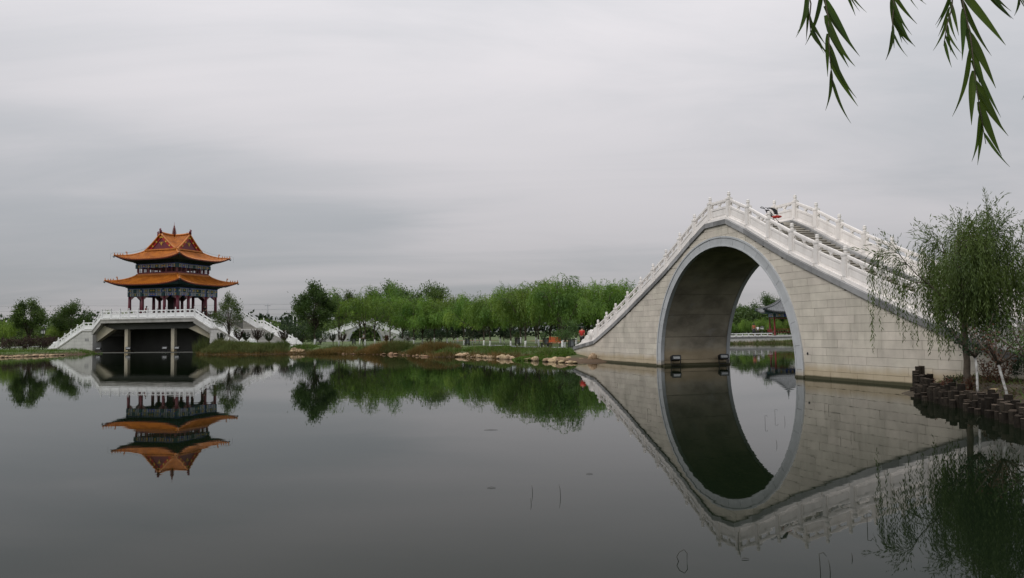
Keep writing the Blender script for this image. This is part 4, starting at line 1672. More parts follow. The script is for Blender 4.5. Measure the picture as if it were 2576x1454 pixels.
def tree_at(kind, X, d, Htop, Hk, label, cat, group=None, rz=None):
    """Htop: image height of the crown top, turned into metres at distance d"""
    p = at(X, Htop, d)
    g = gz(p.x, p.y)
    s = (p.z - g) / Hk
    return kind.place(p.x, p.y, s, rt.uniform(0, 6.28) if rz is None else rz, label, cat, group)


# weeping willows in the grove between the pavilion and the bridge: bearing, distance, top
G = 'willows of the lakeside grove'
grove = [
    (852, 100, 745, 'willow with dark bare trunk in front of the left half of the small white bridge'),
    (905, 118, 748, 'pale willow right of the bare dark trunk, over the left rail of the small bridge'),
    (918, 101, 740, 'willow with leaning dark trunk before the arch of the small white bridge'),
    (942, 106, 752, 'willow whose white painted base stands right of the small bridge arch centre'),
    (981, 112, 733, 'willow over the right end of the small white bridge'),
    (1012, 118, 750, 'first willow right of the small white bridge'),
    (1040, 110, 750, 'second willow right of the small white bridge'),
    (1062, 114, 746, 'third willow right of the small white bridge, above the brown sedge clump'),
    (1092, 122, 752, 'fourth willow right of the small white bridge'),
    (1124, 112, 747, 'fifth willow right of the small white bridge'),
    (1150, 121, 744, 'sixth willow right of the small white bridge'),
    (1166, 101, 748, 'seventh willow right of the small bridge, tall grey trunk over a white base'),
    (1194, 116, 740, 'eighth willow right of the small white bridge'),
    (1216, 96, 742, 'ninth willow right of the small white bridge, two thin white bases by it'),
    (1231, 86, 738, 'fifth willow left of the orange bench'),
    (1257, 107, 728, 'slim willow set back between the fourth and fifth willows left of the bench'),
    (1283, 84, 728, 'fourth willow left of the orange bench'),
    (1308, 104, 716, 'set back willow left of the third willow before the bench'),
    (1320, 78, 712, 'third willow left of the orange bench'),
    (1346, 100, 716, 'set back willow over the dark lantern left of the bench'),
    (1352, 84, 706, 'second willow left of the orange bench, thick white base'),
    (1382, 104, 712, 'willow behind the orange bench with a straight white trunk'),
    (1404, 96, 700, 'tall willow just right of the orange bench, the highest of the grove'),
    (1412, 74, 692, 'thick white based willow in front of the orange bench, at its right'),
    (1446, 92, 706, 'willow behind the person in red by the bridge foot'),
    (1478, 98, 716, 'willow above the lowest posts of the tall bridge'),
    (1512, 92, 716, 'second willow seen above the left railing of the tall bridge'),
    (1545, 98, 710, 'third willow seen above the left railing of the tall bridge'),
    (1582, 94, 704, 'rightmost willow showing above the left railing of the tall bridge'),
]
for i, (X, d, top, lab) in enumerate(grove):
    k = WH[i % 2] if X < 1000 else (WT[i % 2] if i in (22, 20) else WK[i % 5])
    tree_at(k, X, d, top, 7.9 if k in WT else 7.2, lab, 'willow', G)
# taller leafy trees
tree_at(RT[0], 792, 96, 727, 7.2, 'big bushy dark green tree left of the small white bridge', 'tree')
tree_at(RT[1], 990, 180, 726, 6.9, 'dark leafy tree rising behind the willows over the small bridge', 'tree')
tree_at(RT[1], 1082, 136, 729, 6.9, 'dark leafy treetop behind the willows right of the small bridge', 'tree')
tree_at(RT[0], 866, 178, 746, 7.2, 'dark leafy tree behind the left rail of the small white bridge', 'tree')
tree_at(RT[1], 935, 182, 744, 6.9, 'dark leafy tree behind the crown of the small white bridge', 'tree')
tree_at(POP, 577, 92, 755, 5.7, 'slender egg shaped young tree in front of the platform stairs', 'tree', rz=.4)
# small white based saplings in the grove
for X, d, top, lab in ((1366, 66, 832, 'thin bent sapling with white stem nearest the orange bench'), (1420, 66, 800, 'small tree with thin straight white trunk by the bridge foot'),
                       (1300, 78, 832, 'thin sapling between white willow bases left of the bench'), (1188, 99, 825, 'dark small tree left of the lantern in the grove'),
                       (1140, 104, 822, 'dark small tree under the willows over the red soil strip'), (1268, 96, 826, 'dark small tree behind the lantern left of the bench'),
                       (1205, 104, 822, 'dark small tree among three white willow bases')):
    tree_at(SM[0] if 'dark' in lab else (SM0 if 'thin' in lab and 'foot' not in lab else SM[1]), X, d, top, 3.7, lab, 'small tree', 'young trees of the grove')
# shrubs behind
for X, d, top, lab in ((760, 118, 815, 'dark bush right of the platform stairs'), (735, 126, 812, 'dark bush above the end of the platform stairs'), (806, 118, 838, 'dark bush at the left end of the small bridge'),
                       (1026, 130, 832, 'dark bush right of the small bridge'), (1075, 128, 832, 'dark bush behind the third grove willow'), (1110, 130, 826, 'dark bush left of the red soil strip'),
                       (1300, 128, 828, 'dark bush behind the white bases left of the bench')):
    tree_at(BS[1], X, d, top, 2.7, lab, 'bush', 'dark bushes behind the grove')
# left bank
tree_at(RT[0], 72, 112, 768, 7.0, 'tall round dark tree on the left bank', 'tree', rz=1.0)
tree_at(WK[2], 6, 118, 792, 7.4, 'low willow at the left end of the far bank', 'willow')
tree_at(WK[3], 134, 136, 818, 7.4, 'pale low willow between the tall left tree and the platform stairs', 'willow')
tree_at(RT[1], 178, 138, 771, 6.9, 'sparse tree behind the left platform stairs', 'tree')
tree_at(WT[1], 298, 150, 772, 7.9, 'yellow green treetop peeping over the left end of the platform rail', 'tree')
tree_at(WK[0], 212, 130, 815, 7.4, 'willow right above the left platform stairs', 'willow')
for X, d, top, lab in ((25, 104, 851, 'maroon clipped shrub at the far left of the left bank'), (60, 106, 849, 'maroon clipped shrub left of the white trunk on the left bank'),
                       (100, 108, 848, 'maroon clipped shrub right of the white trunk on the left bank'), (132, 110, 846, 'maroon clipped shrub beside the left platform stairs')):
    tree_at(BS[0], X, d, top, 1.95, lab, 'shrub', 'maroon shrubs on the left bank')
tree_at(WK[2], 2545, 64, 642, 7.4, 'willow behind the tall bridge at the right edge', 'willow')


def goblet_shrub(X, d, top, label, seed, m=None):
    rng = random.Random(seed)
    nr = np.random.default_rng(seed)
    p = at(X, top, d)
    g = gz(p.x, p.y)
    H = p.z - g
    o = empty('goblet_shrub', (p.x, p.y, g), rng.uniform(0, 6), label, 'shrub', 'pruned shrubs by the platform stairs')
    tb = MB().tube([(0, 0, -.1), (0, 0, H * .28)], [.05, .045], 6)
    P, D = [], []
    for i in range(17):
        az, r = rng.uniform(0, 6.28), rng.uniform(.15, .52) * H * .9
        a = Vector((0, 0, H * .27))
        b = Vector((math.cos(az) * r * .7, math.sin(az) * r * .7, H * .55))
        c = Vector((math.cos(az) * r, math.sin(az) * r, H * rng.uniform(.8, 1.0)))
        tb.tube([tuple(a), tuple(b), tuple(c)], [.03, .025, .008], 5)
        for t in np.linspace(.25, 1, 16):
            q = a.lerp(b, t * 2) if t < .5 else b.lerp(c, t * 2 - 1)
            for _ in range(4):
                P.append(tuple(q + Vector((rng.gauss(0, .04), rng.gauss(0, .04), rng.gauss(0, .04)))))
                D.append((rng.gauss(0, .6), rng.gauss(0, .6), .5 + rng.random()))
    tb.build('stems', M_BARK, o)
    link('leaves', leaf_mesh('leaves', np.array(P), np.array(D), .12, .06, m or M_MAROON, nr), o)
    return o


for i, (X, d, top, lab) in enumerate(((553, 92, 838, 'reddish pruned shrub left of the egg shaped young tree'), (602, 94, 829, 'first pruned shrub right of the egg shaped young tree'),
                                      (619, 94, 836, 'second pruned shrub right of the egg shaped young tree'), (648, 95, 828, 'broad pruned shrub in front of the middle of the stairs'),
                                      (677, 96, 837, 'small pruned shrub in front of the stairs, right of the broad one'), (716, 96, 831, 'pruned shrub hiding the foot of the right stair rail'),
                                      (838, 110, 838, 'dark pruned shrub at the left foot of the small bridge'), (862, 112, 840, 'second dark pruned shrub at the small bridge'),
                                      (972, 116, 843, 'orange leaved pruned shrub at the right of the small bridge'))):
    goblet_shrub(X, d, top, lab, 200 + i, M_WEED if 'orange' in lab else (M_MAROON if i % 2 else M_DTREE))

# far-off wood behind everything
nr = np.random.default_rng(5)
n = 42000
xx = nr.uniform(-330, 260, n)
bump_ = 1 + .35 * np.sin(xx * .21) * np.sin(xx * .063 + 1) + .25 * np.sin(xx * .83)
P = np.stack([xx, 232 + nr.normal(0, 4, n), 0.4 + nr.random(n) ** .8 * 6.2 * bump_], 1)
fw = link('far_wood', leaf_mesh('far_wood', P, nr.normal(0, 1, (n, 3)) + np.array([0, 0, .5]), 1.3, .8, M_DTREE, nr))
T(fw, 'dark line of distant trees along the horizon', 'wood', kind='stuff')
n = 14000
xx = nr.uniform(-125, -20, n)
P = np.stack([xx, 165 + nr.normal(0, 3, n), .4 + nr.random(n) ** .8 * 4.2 * (1 + .3 * np.sin(xx * .5) * np.sin(xx * .17))], 1)
T(link('distant_hedge', leaf_mesh('distant_hedge', P, nr.normal(0, 1, (n, 3)) + np.array([0, 0, .5]), .7, .4, M_TREE, nr)), 'mid green mass of bushes behind the pavilion platform', 'bushes', kind='stuff')

# ------------------------------------------------------------------ grasses along the shore


def blades(name, pts, h, w, m, label, cat, seed, lean=.35, z_off=0.0):
    nr = np.random.default_rng(seed)
    pts = np.asarray(pts)
    n = len(pts)
    zz = np.maximum(height(pts[:, 0], pts[:, 1]), -.12) + z_off
    P = np.stack([pts[:, 0], pts[:, 1], zz], 1)
    D = np.stack([nr.normal(0, lean, n), nr.normal(0, lean, n), np.ones(n)], 1)
    hh = h * nr.uniform(.45, 1.15, n) * (1 + .35 * np.sin(pts[:, 0] * 1.3 + seed) * np.sin(pts[:, 1] * 1.7) + .2 * np.sin(pts[:, 0] * 3.1))
    o = link(name, leaf_mesh(name, P, D, hh, w, m, nr, .08))
    return T(o, label, cat, kind='stuff')


def along(poly, n, w0, w1, seed, keep=None):
    """n points beside a shoreline polyline, between w0 and w1 metres inland (left of travel = land)"""
    nr = np.random.default_rng(seed)
    poly = np.array(poly, float)
    seg = np.linalg.norm(np.diff(poly, axis=0), axis=1)
    cum = np.concatenate([[0], np.cumsum(seg)])
    t = nr.random(n) * cum[-1]
    i = np.clip(np.searchsorted(cum, t) - 1, 0, len(seg) - 1)
    f = ((t - cum[i]) / seg[i])[:, None]
    p = poly[i] * (1 - f) + poly[i + 1] * f
    d = (poly[i + 1] - poly[i]) / seg[i][:, None]
    nrm = np.stack([-d[:, 1], d[:, 0]], 1)
    return p + nrm * nr.uniform(w0, w1, (n, 1))


# shore from the platform towards the bridge (land on the far side)
SH = [(-36.2, 89.5), (-34.5, 87.4), (-31.6, 85.6), (-28.1, 85.4), (-24.9, 86.2), (-22.3, 86.5), (-18.2, 82.9), (-14.8, 79.5), (-11.9, 77.2), (-10.1, 75.2), (-8.2, 71), (-6.6, 67.6), (-4.6, 67.6), (-2.5, 64.8), (-1.0, 62.2), (.9, 59.2), (2.4, 57.2)]
blades('reed_bed', along(SH[:5], 7000, .1, 3.2, 1), .85, .05, M_REED, 'tall green reeds on the bank in front of the platform stairs', 'reeds', 1, .25)
blades('lush_grass', along(SH[:6], 5000, 1.2, 6.5, 2), .5, .05, M_GRASS, 'lush green grass behind the reeds by the stairs', 'grass', 2, .4)
blades('shore_grass', along(SH[4:], 12000, .9, 3.6, 3), .27, .06, M_GRASS, 'green grass along the shore in front of the willows', 'grass', 3, .5)
blades('bank_grass', along(SH[4:], 9000, 3.5, 10, 13), .16, .06, M_GRASS, 'short grass under the willows', 'grass', 13, .7)
blades('brown_fringe', along(SH, 8000, -.25, .8, 4), .42, .04, M_SEDGE, 'brown withered grass fringe at the waterline', 'grass', 4, .45)


blades('shore_weeds', along(SH[4:], 1600, -.1, 2.6, 15), .75, .045, M_REED, 'tall straggling weeds along the shore', 'weeds', 15, .35)


def tuft_pts(c, r, n, seed):
    nr = np.random.default_rng(seed)
    a, q = nr.random(n) * 6.28, np.sqrt(nr.random(n)) * r
    return np.stack([c[0] + np.cos(a) * q, c[1] + np.sin(a) * q], 1)


for i, (X, d, r, h, lab) in enumerate(((820, 84, 2.0, .8, 'rust brown sedge clump left of the small bridge'), (868, 83.5, 1.3, .6, 'low rust brown sedge clump under the small bridge left end'),
                                       (965, 80, 2.1, 1.2, 'large rust brown sedge clump right of the small bridge arch'), (1000, 79, 1.6, 1.25, 'tall dull green sedge clump beside the large brown one'),
                                       (1080, 74, 1.9, 1.15, 'broad rust brown sedge clump left of the shore boulders'), (1117, 72.5, 1.5, 1.05, 'rust brown sedge clump nearest the shore boulders'),
                                       (930, 81, 1.5, .55, 'low reddish sedge clump in front of the leaning willow'))):
    p = at(X, 880, d)
    nr = np.random.default_rng(300 + i)
    pts = tuft_pts((p.x, p.y), r, 1500, 300 + i)
    P = np.stack([pts[:, 0], pts[:, 1], np.maximum(height(pts[:, 0], pts[:, 1]), -.05)], 1)
    q = (pts - np.array([p.x, p.y])) / r
    D = np.stack([q[:, 0] * .5 + nr.normal(0, .2, 1500), q[:, 1] * .5 + nr.normal(0, .2, 1500), np.ones(1500)], 1)
    hh = h * (1 - .45 * (q ** 2).sum(1)) * nr.uniform(.5, 1.15, 1500)
    o = link('sedge_clump', leaf_mesh('sedge_clump', P, D, hh, .045, M_REED if 'green' in lab else M_SEDGE, nr, .1))
    T(o, lab, 'sedge', 'sedge clumps along the shore')
# ground cover mounds on the right part of the shore
for i, (X, d, r, h, lab) in enumerate(((1345, 58.2, 1.6, .32, 'bright green creeper mound above the shore boulders'), (1210, 70, 1.7, .32, 'green leafy mound above the left boulders'),
                                       (1262, 66.5, 1.5, .4, 'green leafy mound with a yellow flower, above the flat boulders'), (1400, 57.5, 1.4, .28, 'green creeper mound left of the tall bridge foot'))):
    p = at(X, 880, d)
    nr = np.random.default_rng(330 + i)
    n = 2200
    pts = tuft_pts((p.x, p.y), r, n, 330 + i)
    q = ((pts - np.array([p.x, p.y])) ** 2).sum(1) / r ** 2
    zz = np.maximum(height(pts[:, 0], pts[:, 1]), 0) + h * (1 - q) * nr.random(n) ** .4
    o = link('creeper_mound', leaf_mesh('creeper_mound', np.stack([pts[:, 0], pts[:, 1], zz], 1), nr.normal(0, 1, (n, 3)) + np.array([0, 0, .4]), .17, .13, M_GRASS, nr))
    T(o, lab, 'ground cover', 'creeper mounds along the shore')
blades('left_bank_grass', along([(-52, 99.5), (-54.0, 97.5), (-55.2, 95.4), (-56.2, 91), (-57.6, 87.4), (-64, 84), (-75, 78)][::-1], 5000, .5, 5, 7), .45, .05, M_GRASS, 'green grass on the left bank behind the tan stones', 'grass', 7, .45)
blades('platform_reeds', tuft_pts((at(505, 885, 92).x, 92), .9, 420, 8), 1.9, .03, M_REED, 'thin tall reeds standing in the water before the platform', 'reeds', 8, .12)

# ------------------------------------------------------------------ boulders


def rock_mesh(seed, m=None):
    import bmesh
    rng = random.Random(seed)
    bm = bmesh.new()
    bmesh.ops.create_icosphere(bm, subdivisions=2, radius=1)
    ks = [(Vector((rng.gauss(0, 1), rng.gauss(0, 1), rng.gauss(0, 1))).normalized(), rng.uniform(.55, .85)) for _ in range(9)]
    for v in bm.verts:
        c = v.co.copy()
        for d, lim in ks:
            t = c.dot(d)
            if t > lim:
                c -= d * (t - lim) * .85
        v.co = c + Vector((rng.gauss(0, .02), rng.gauss(0, .02), rng.gauss(0, .02)))
    me = bpy.data.meshes.new('boulder')
    bm.to_mesh(me)
    bm.free()
    me.materials.append(m or M_ROCK)
    me.polygons.foreach_set('use_smooth', [True] * len(me.polygons))
    return me


RK = [rock_mesh(i) for i in range(6)]
RKD = [rock_mesh(i, M_ROCKD) for i in range(6)]


def boulder(x, y, sx, sy, sz, label, group, z=None, rng=random, dark=False):
    o = link('boulder', rng.choice(RKD if dark else RK))
    o.location = (x, y, (max(gz(x, y), 0.0) + sz * .35) if z is None else z)
    o.scale = (sx, sy, sz)
    o.rotation_euler = (rng.uniform(-.2, .2), rng.uniform(-.2, .2), rng.uniform(0, 6.28))
    return T(o, label, 'boulder', group)


rr = random.Random(12)


ORD = ('first second third fourth fifth sixth seventh eighth ninth tenth eleventh twelfth thirteenth fourteenth fifteenth sixteenth seventeenth eighteenth nineteenth twentieth '
       'twenty-first twenty-second twenty-third twenty-fourth twenty-fifth twenty-sixth twenty-seventh twenty-eighth twenty-ninth thirtieth thirty-first thirty-second thirty-third thirty-fourth').split()


def rock_row(X0, X1, Y0, Y1, n, size, label, group, back=0.0, m=None):
    for i in range(n):
        t = (i + rr.uniform(.2, .8)) / n
        X = X0 + (X1 - X0) * t
        p = onz(X, Y0 + (Y1 - Y0) * t, 0)
        d = p.normalized()
        p = p + d * rr.uniform(.0, .5 + back)
        s = size * .60 * rr.choice((.5, .6, .75, .9, 1.1, 1.35))
        o = boulder(p.x, p.y, s * rr.uniform(.9, 1.5), s, s * rr.uniform(.45, .8), ORD[i] + ' from left, ' + label, group, rng=rr, dark=m)


rock_row(2, 165, 900, 894, 34, .40, 'tan stone in the row edging the left bank', 'stones of the left bank')
rock_row(735, 764, 889.5, 889, 11, .5, 'pale tan boulder in the cluster below the bushy tree', 'boulders below the bushy tree')
rock_row(790, 1000, 889.5, 893, 22, .32, 'brown stone half hidden under the sedge fringe', 'stones under the sedge', m=True)
rock_row(1012, 1075, 894, 898, 8, .30, 'small reddish stone below the broad sedge clump', 'stones below the broad sedge clump', m=True)
rock_row(1150, 1190, 897.5, 899, 14, .46, 'tan boulder in the left shore cluster under the grove', 'left shore cluster')
rock_row(1192, 1240, 899, 901, 14, .38, 'tan stone in the middle shore cluster under the grove', 'middle shore cluster')
rock_row(1255, 1306, 902.5, 905, 10, .5, 'long flat tan boulder below the yellow flower', 'flat boulders below the yellow flower')
rock_row(1318, 1350, 906.5, 908, 7, .42, 'tan boulder under the bright creeper mound', 'boulders under the creeper')
rock_row(1372, 1448, 910.5, 914.5, 26, .52, 'pale tan boulder in the pile left of the tall bridge', 'boulder pile left of the tall bridge', back=1.2)
for i in range(5):
    q = bpt(-19.55 - .15 * (i % 2), .2 + .25 * i, 0)
    boulder(q.x, q.y, .5, .45, .22, ('lowest', 'second lowest', 'middle', 'second highest', 'topmost')[i] + ' stone stacked against the end of the tall bridge', 'stones stacked at the bridge end', z=.15 + .2 * i, rng=rr)
q = bpt(-15.0, -.45, 0)
boulder(q.x, q.y, .36, .34, .4, 'large orange tan boulder standing against the bridge wall', None, z=.22, rng=rr)
q = bpt(-15.9, -.7, 0)
boulder(q.x, q.y, .55, .3, .14, 'flat dark stone left of the orange boulder by the bridge wall', None, z=.06, rng=rr)
q = bpt(-17.3, -1.3, 0)
boulder(q.x, q.y, .26, .22, .18, 'small pale round stone on the mud by the bridge wall', None, z=.16, rng=rr)
mb = MB()
c = bpt(-17.6, -.7, 0)
mb.ball((0, 0, 0), 3.3, .8, .16, 20, 8)
o = mb.build('mud_bank', M_SOIL, None, True, (c.x, c.y, -.04))
o.rotation_euler = (0, 0, R(-72))
T(o, 'brown mud bank at the foot of the bridge wall', 'mud', kind='structure')

# ------------------------------------------------------------------ right bank: log edging, near willow, saplings


LE = empty('log_edging', (12.0, 21.5, 0), 0, 'dark wooden log palisade edging the right bank', 'edging')
lg = random.Random(21)
line = [(14.1, 27.3), (13.1, 25.4), (12.4, 23.9), (12.1, 22.8), (11.95, 21.6), (11.75, 20.2), (11.35, 18.4), (10.95, 17.0), (10.6, 15.6), (10.3, 14.2)]
LP = []
for (a, b) in zip(line[:-1], line[1:]):
    n = 9
    for i in range(n):
        LP.append((a[0] + (b[0] - a[0]) * i / n, a[1] + (b[1] - a[1]) * i / n))


def log(x, y, h, r, lean=0.0):
    mb = MB()
    k = 9
    mb.m(0).tube([(0, 0, -.5), (lg.uniform(-.02, .02), lg.uniform(-.02, .02), h)], [r * 1.05, r], k, cap=False)
    t = mb.v[-k:]
    mb.m(1).poly([(p[0], p[1], p[2]) for p in t])
    o = mb.build('log', [M_LOG, M_LOGTOP], LE, False, (x - 12.0, y - 21.5, 0))
    return o


for i, (x, y) in enumerate(LP):
    jit = lg.uniform(-.04, .04)
    log(x + jit, y + lg.uniform(-.03, .03), lg.choice((.22, .27, .33, .40)) + lg.uniform(-.04, .04), lg.uniform(.075, .10))
    if i % 2 == 0 or lg.random() < .3:
        log(x + .22 + jit, y + .1, lg.choice((.38, .44, .50, .58)) + lg.uniform(-.03, .03), lg.uniform(.075, .105))
    if lg.random() < .30:
        log(x - .17 + jit, y - .08, lg.uniform(.12, .25), lg.uniform(.07, .09))
for x, y, h in ((14.28, 27.5, .74), (14.42, 27.55, .76), (14.6, 27.6, .56), (14.82, 27.65, .88), (15.1, 27.7, .74), (15.3, 27.7, .72), (14.5, 27.2, .5), (14.8, 27.3, .55), (13.95, 27.05, .62), (14.1, 26.9, .5), (13.75, 26.7, .55), (13.9, 26.5, .42), (14.35, 27.0, .48), (13.6, 26.3, .5)):
    log(x, y, h, .11)

NW = willow_data(401, 5.05, 1.85, 2.6, 2200, .135, .026, .066, zmin=(.12, .62), lean=-.08, tr=.10, shoots=260, limbs=15, outw=.50, limb_r=.3, zpow=.95)
pw_ = onz(2434, 962, .5)
nw = empty('weeping_willow', (pw_.x, pw_.y, gz(pw_.x, pw_.y)), R(262), 'near weeping willow on the right bank in front of the tall bridge', 'willow')
NW[0].build('trunk', M_BARK, nw, True)
link('crown', leaf_mesh('crown', *NW[2][:4], M_WILLOWN, NW[2][4]), nw)


def sapling(X, Y, H, label, seed, cm, lean):
    rng = random.Random(seed)
    nr = np.random.default_rng(seed)
    p = onz(X, Y, .5)
    o = empty('sapling', (p.x, p.y, gz(p.x, p.y)), 0, label, 'sapling')
    f = H * .48
    mb = MB().tube([(0, 0, -.05), (lean * .3, .01, f * .33), (lean * .75 + .015, 0, f * .66), (lean, .01, f)], [.036, .033, .031, .03], 8)
    tk = mb.build('trunk', M_BARKP, o, True)
    tb = MB()
    P, D = [], []
    for i in range(9):
        az = 2 * math.pi * i / 9 + rng.uniform(-.3, .3)
        el = rng.uniform(.5, 1.25)
        path = limb_path((lean, .01, f - .02), (math.cos(az) * math.cos(el), math.sin(az) * math.cos(el), math.sin(el)), H * rng.uniform(.38, .6), 7, rng, .05, .14)
        tb.tube([tuple(q) for q in path], [.026 * (1 - j / 8.5) + .003 for j in range(8)], 5)
        for j in range(2, 8):
            for _ in range(9 if 'bare' not in label else 4):
                q = path[j - 1].lerp(path[j], rng.random()) + Vector((rng.gauss(0, .07), rng.gauss(0, .07), rng.gauss(0, .07)))
                P.append(tuple(q))
                D.append((rng.gauss(0, 1), rng.gauss(0, 1), rng.gauss(0, 1) - .2))
    tb.build('branches', M_BARK, o, True)
    link('crown', leaf_mesh('crown', np.array(P), np.array(D), .085, .045, cm, nr), o)


sapling(2460, 972, 2.3, 'dark leaved sapling with white painted trunk right of the near willow', 501, M_DTREE, -.03)
sapling(2537, 984, 2.0, 'bare branched sapling with leaning white painted trunk at the right edge', 502, M_WEED, -.22)
sapling(2590, 990, 2.1, 'green leaved sapling at the far right edge of the bank', 503, M_TREE, .05)

# weeds and litter on the right bank
RB = [(14.3, 27.0), (12.6, 23.6), (12.1, 21), (11.5, 18.6), (10.8, 16)]
blades('bank_litter', along(RB, 9000, .15, 4.2, 41), .14, .035, M_LITTER, 'dry grass and dead leaves covering the right bank', 'litter', 41, 1.1)
blades('right_bank_grass', along(RB, 1300, .2, 4.5, 42), .22, .02, M_GRASS, 'sparse green grass on the right bank', 'grass', 42, .6)


def weed(X, Y, H, label, seed, m):
    rng = random.Random(seed)
    nr = np.random.default_rng(seed)
    p = onz(X, Y, .5)
    o = empty('weed', (p.x, p.y, gz(p.x, p.y)), 0, label, 'weed', 'reddish weeds on the right bank')
    tb = MB()
    P, D = [], []
    for i in range(7):
        az = rng.uniform(0, 6.28)
        path = limb_path((rng.uniform(-.1, .1), rng.uniform(-.1, .1), -.03), (math.cos(az) * .55, math.sin(az) * .55, 1), H * rng.uniform(.6, 1), 6, rng, 0, .12)
        tb.tube([tuple(q) for q in path], [.008] * 7, 4)
        for j in range(1, 7):
            for _ in range(5):
                P.append(tuple(path[j - 1].lerp(path[j], rng.random()) + Vector((rng.gauss(0, .025), rng.gauss(0, .025), 0))))
                D.append((rng.gauss(0, 1), rng.gauss(0, 1), rng.gauss(.3, .6)))
    tb.build('stems', M_BARK, o)
    link('leaves', leaf_mesh('leaves', np.array(P), np.array(D), .075, .04, m, nr), o)


for i, (X, Y, H, lab) in enumerate(((2352, 958, .55, 'reddish weed behind the tallest log stakes'), (2378, 962, .6, 'reddish weed left of the near willow trunk'),
                                    (2400, 958, .5, 'brown weed close to the near willow trunk'), (2484, 962, .85, 'tall reddish weed between the two white trunks, left one'),
                                    (2502, 962, .8, 'tall reddish weed between the two white trunks, middle one'), (2520, 965, .9, 'tall reddish weed just left of the leaning white trunk'),
                                    (2444, 966, .5, 'brown weed between the willow and the first sapling'))):
    weed(X, Y, H, lab, 600 + i, M_WEED if i != 2 else M_DTREE)
tree_at(BS[1], 2600, 22.5, 890, 2.7, 'dark green bush at the right edge of the bank', 'bush')
q = onz(2498, 972, .5)
boulder(q.x, q.y, .16, .1, .07, 'small pale stone on the right bank between the white trunks', None, rng=rr)

# ------------------------------------------------------------------ willow twigs hanging over the camera bank
OW = empty('overhanging_willow', (3.4, .6, .45), 0, 'willow branch with long leaves hanging into the top right corner', 'willow branch')
mb = MB()
mb.tube([(0, 0, -.2), (.02, .05, 1.2), (-.05, .1, 2.4), (-.3, .3, 3.2)], [.2, .16, .13, .10], 10)
mb.build('trunk', M_BARK, OW, True)
OWO = Vector((3.4, .6, .45))
limb = [Vector((3.1, .9, 3.65)), Vector((2.7, 1.4, 3.85)), Vector((2.0, 1.85, 3.8)), Vector((1.3, 1.95, 3.72)), Vector((.6, 1.9, 3.6))]
MB().tube([tuple(p - OWO) for p in limb], [.10, .06, .045, .03, .015], 8).build('limb', M_BARK, OW, True)
lw = random.Random(31)


def spray(Xt, Yt, Xb, Yb, d, n, leaf, name='twig', wid=.12, side=1.0, both=.4):
    """a hanging twig from above the frame down to its tip; leaves sit alternately along it"""
    tip = at(Xb, Yb, d)
    top = at(Xt, Yt, d)
    up = Vector((top.x - .05, top.y + .02, 3.68))
    path = [up, top.lerp(up, .5) + Vector((.01, 0, 0)), top, top.lerp(tip, .33) + Vector((.006, 0, 0)), top.lerp(tip, .66), tip]
    mb = MB().tube([tuple(p - OWO) for p in path], [.004, .003, .002, .0017, .0013, .0008], 6)
    tw = mb.build(name, M_BARK, OW, True)
    for i in range(n):
        t = (i + .4) / n
        base = top.lerp(tip, t * .97) + Vector((0, 0, .0))
        s = side if lw.random() > both else -side
        L_ = leaf * (1 - .35 * t) * lw.uniform(.85, 1.2)
        down = (tip - top).normalized()
        cx = Vector((1, 0, 0))
        ang = R(lw.uniform(8, 30)) if s > 0 else R(lw.uniform(2, 13))
        dr = (down * math.cos(ang) + cx * s * math.sin(ang) + Vector((0, lw.uniform(-.15, .15), 0))).normalized()
        wv = dr.cross(Vector((lw.uniform(-.5, .5), -1, lw.uniform(-.2, .2)))).normalized()
        nv = dr.cross(wv).normalized()
        W_ = L_ * wid * lw.uniform(.75, 1.1)
        m = 8
        lb = MB()
        rows = []
        cdir = cx * s
        bow = lw.uniform(-.06, .22)
        for j in range(m + 1):
            u = j / m
            c = base + dr * L_ * u + cdir * (L_ * bow * u ** 2.4) + Vector((0, 0, .02 * L_ * u * u))
            w = W_ * .5 * (math.sin(math.pi * min(1, u * .97 + .03) ** .62) ** .9 if u < 1 else 0) * (1 - .25 * u)
            w = max(w, .0003)
            rows.append((c - wv * w, c + nv * w * .25, c + wv * w))
        for j in range(m):
            for k in (0, 1):
                lb.poly([tuple(p - OWO) for p in (rows[j][k], rows[j][k + 1], rows[j + 1][k + 1], rows[j + 1][k])])
        lb.build('leaf', M_BIGLEAF, tw, True)


spray(2030, -30, 2040, 90, 1.75, 8, .10, side=1, both=.3)
spray(2068, -40, 2096, 222, 1.7, 11, .135, side=1, both=.2, wid=.125)
spray(2240, -30, 2248, 92, 1.8, 11, .10, side=1, both=.3)
spray(2396, -30, 2374, 115, 1.75, 10, .085, side=1, both=.5)
spray(2412, -40, 2480, 362, 1.65, 15, .145, side=1, both=.2, wid=.135)
spray(2120, -60, 2132, -5, 1.8, 3, .09, side=1, both=0)
spray(2270, -60, 2282, -12, 1.8, 3, .08, side=1, both=0)
spray(2470, -60, 2482, -15, 1.8, 3, .10, side=1, both=0)
spray(2562, -50, 2566, 12, 1.8, 6, .055, side=1, both=.5)
spray(2600, 170, 2592, 235, 1.7, 4, .06, side=-1, both=.1)

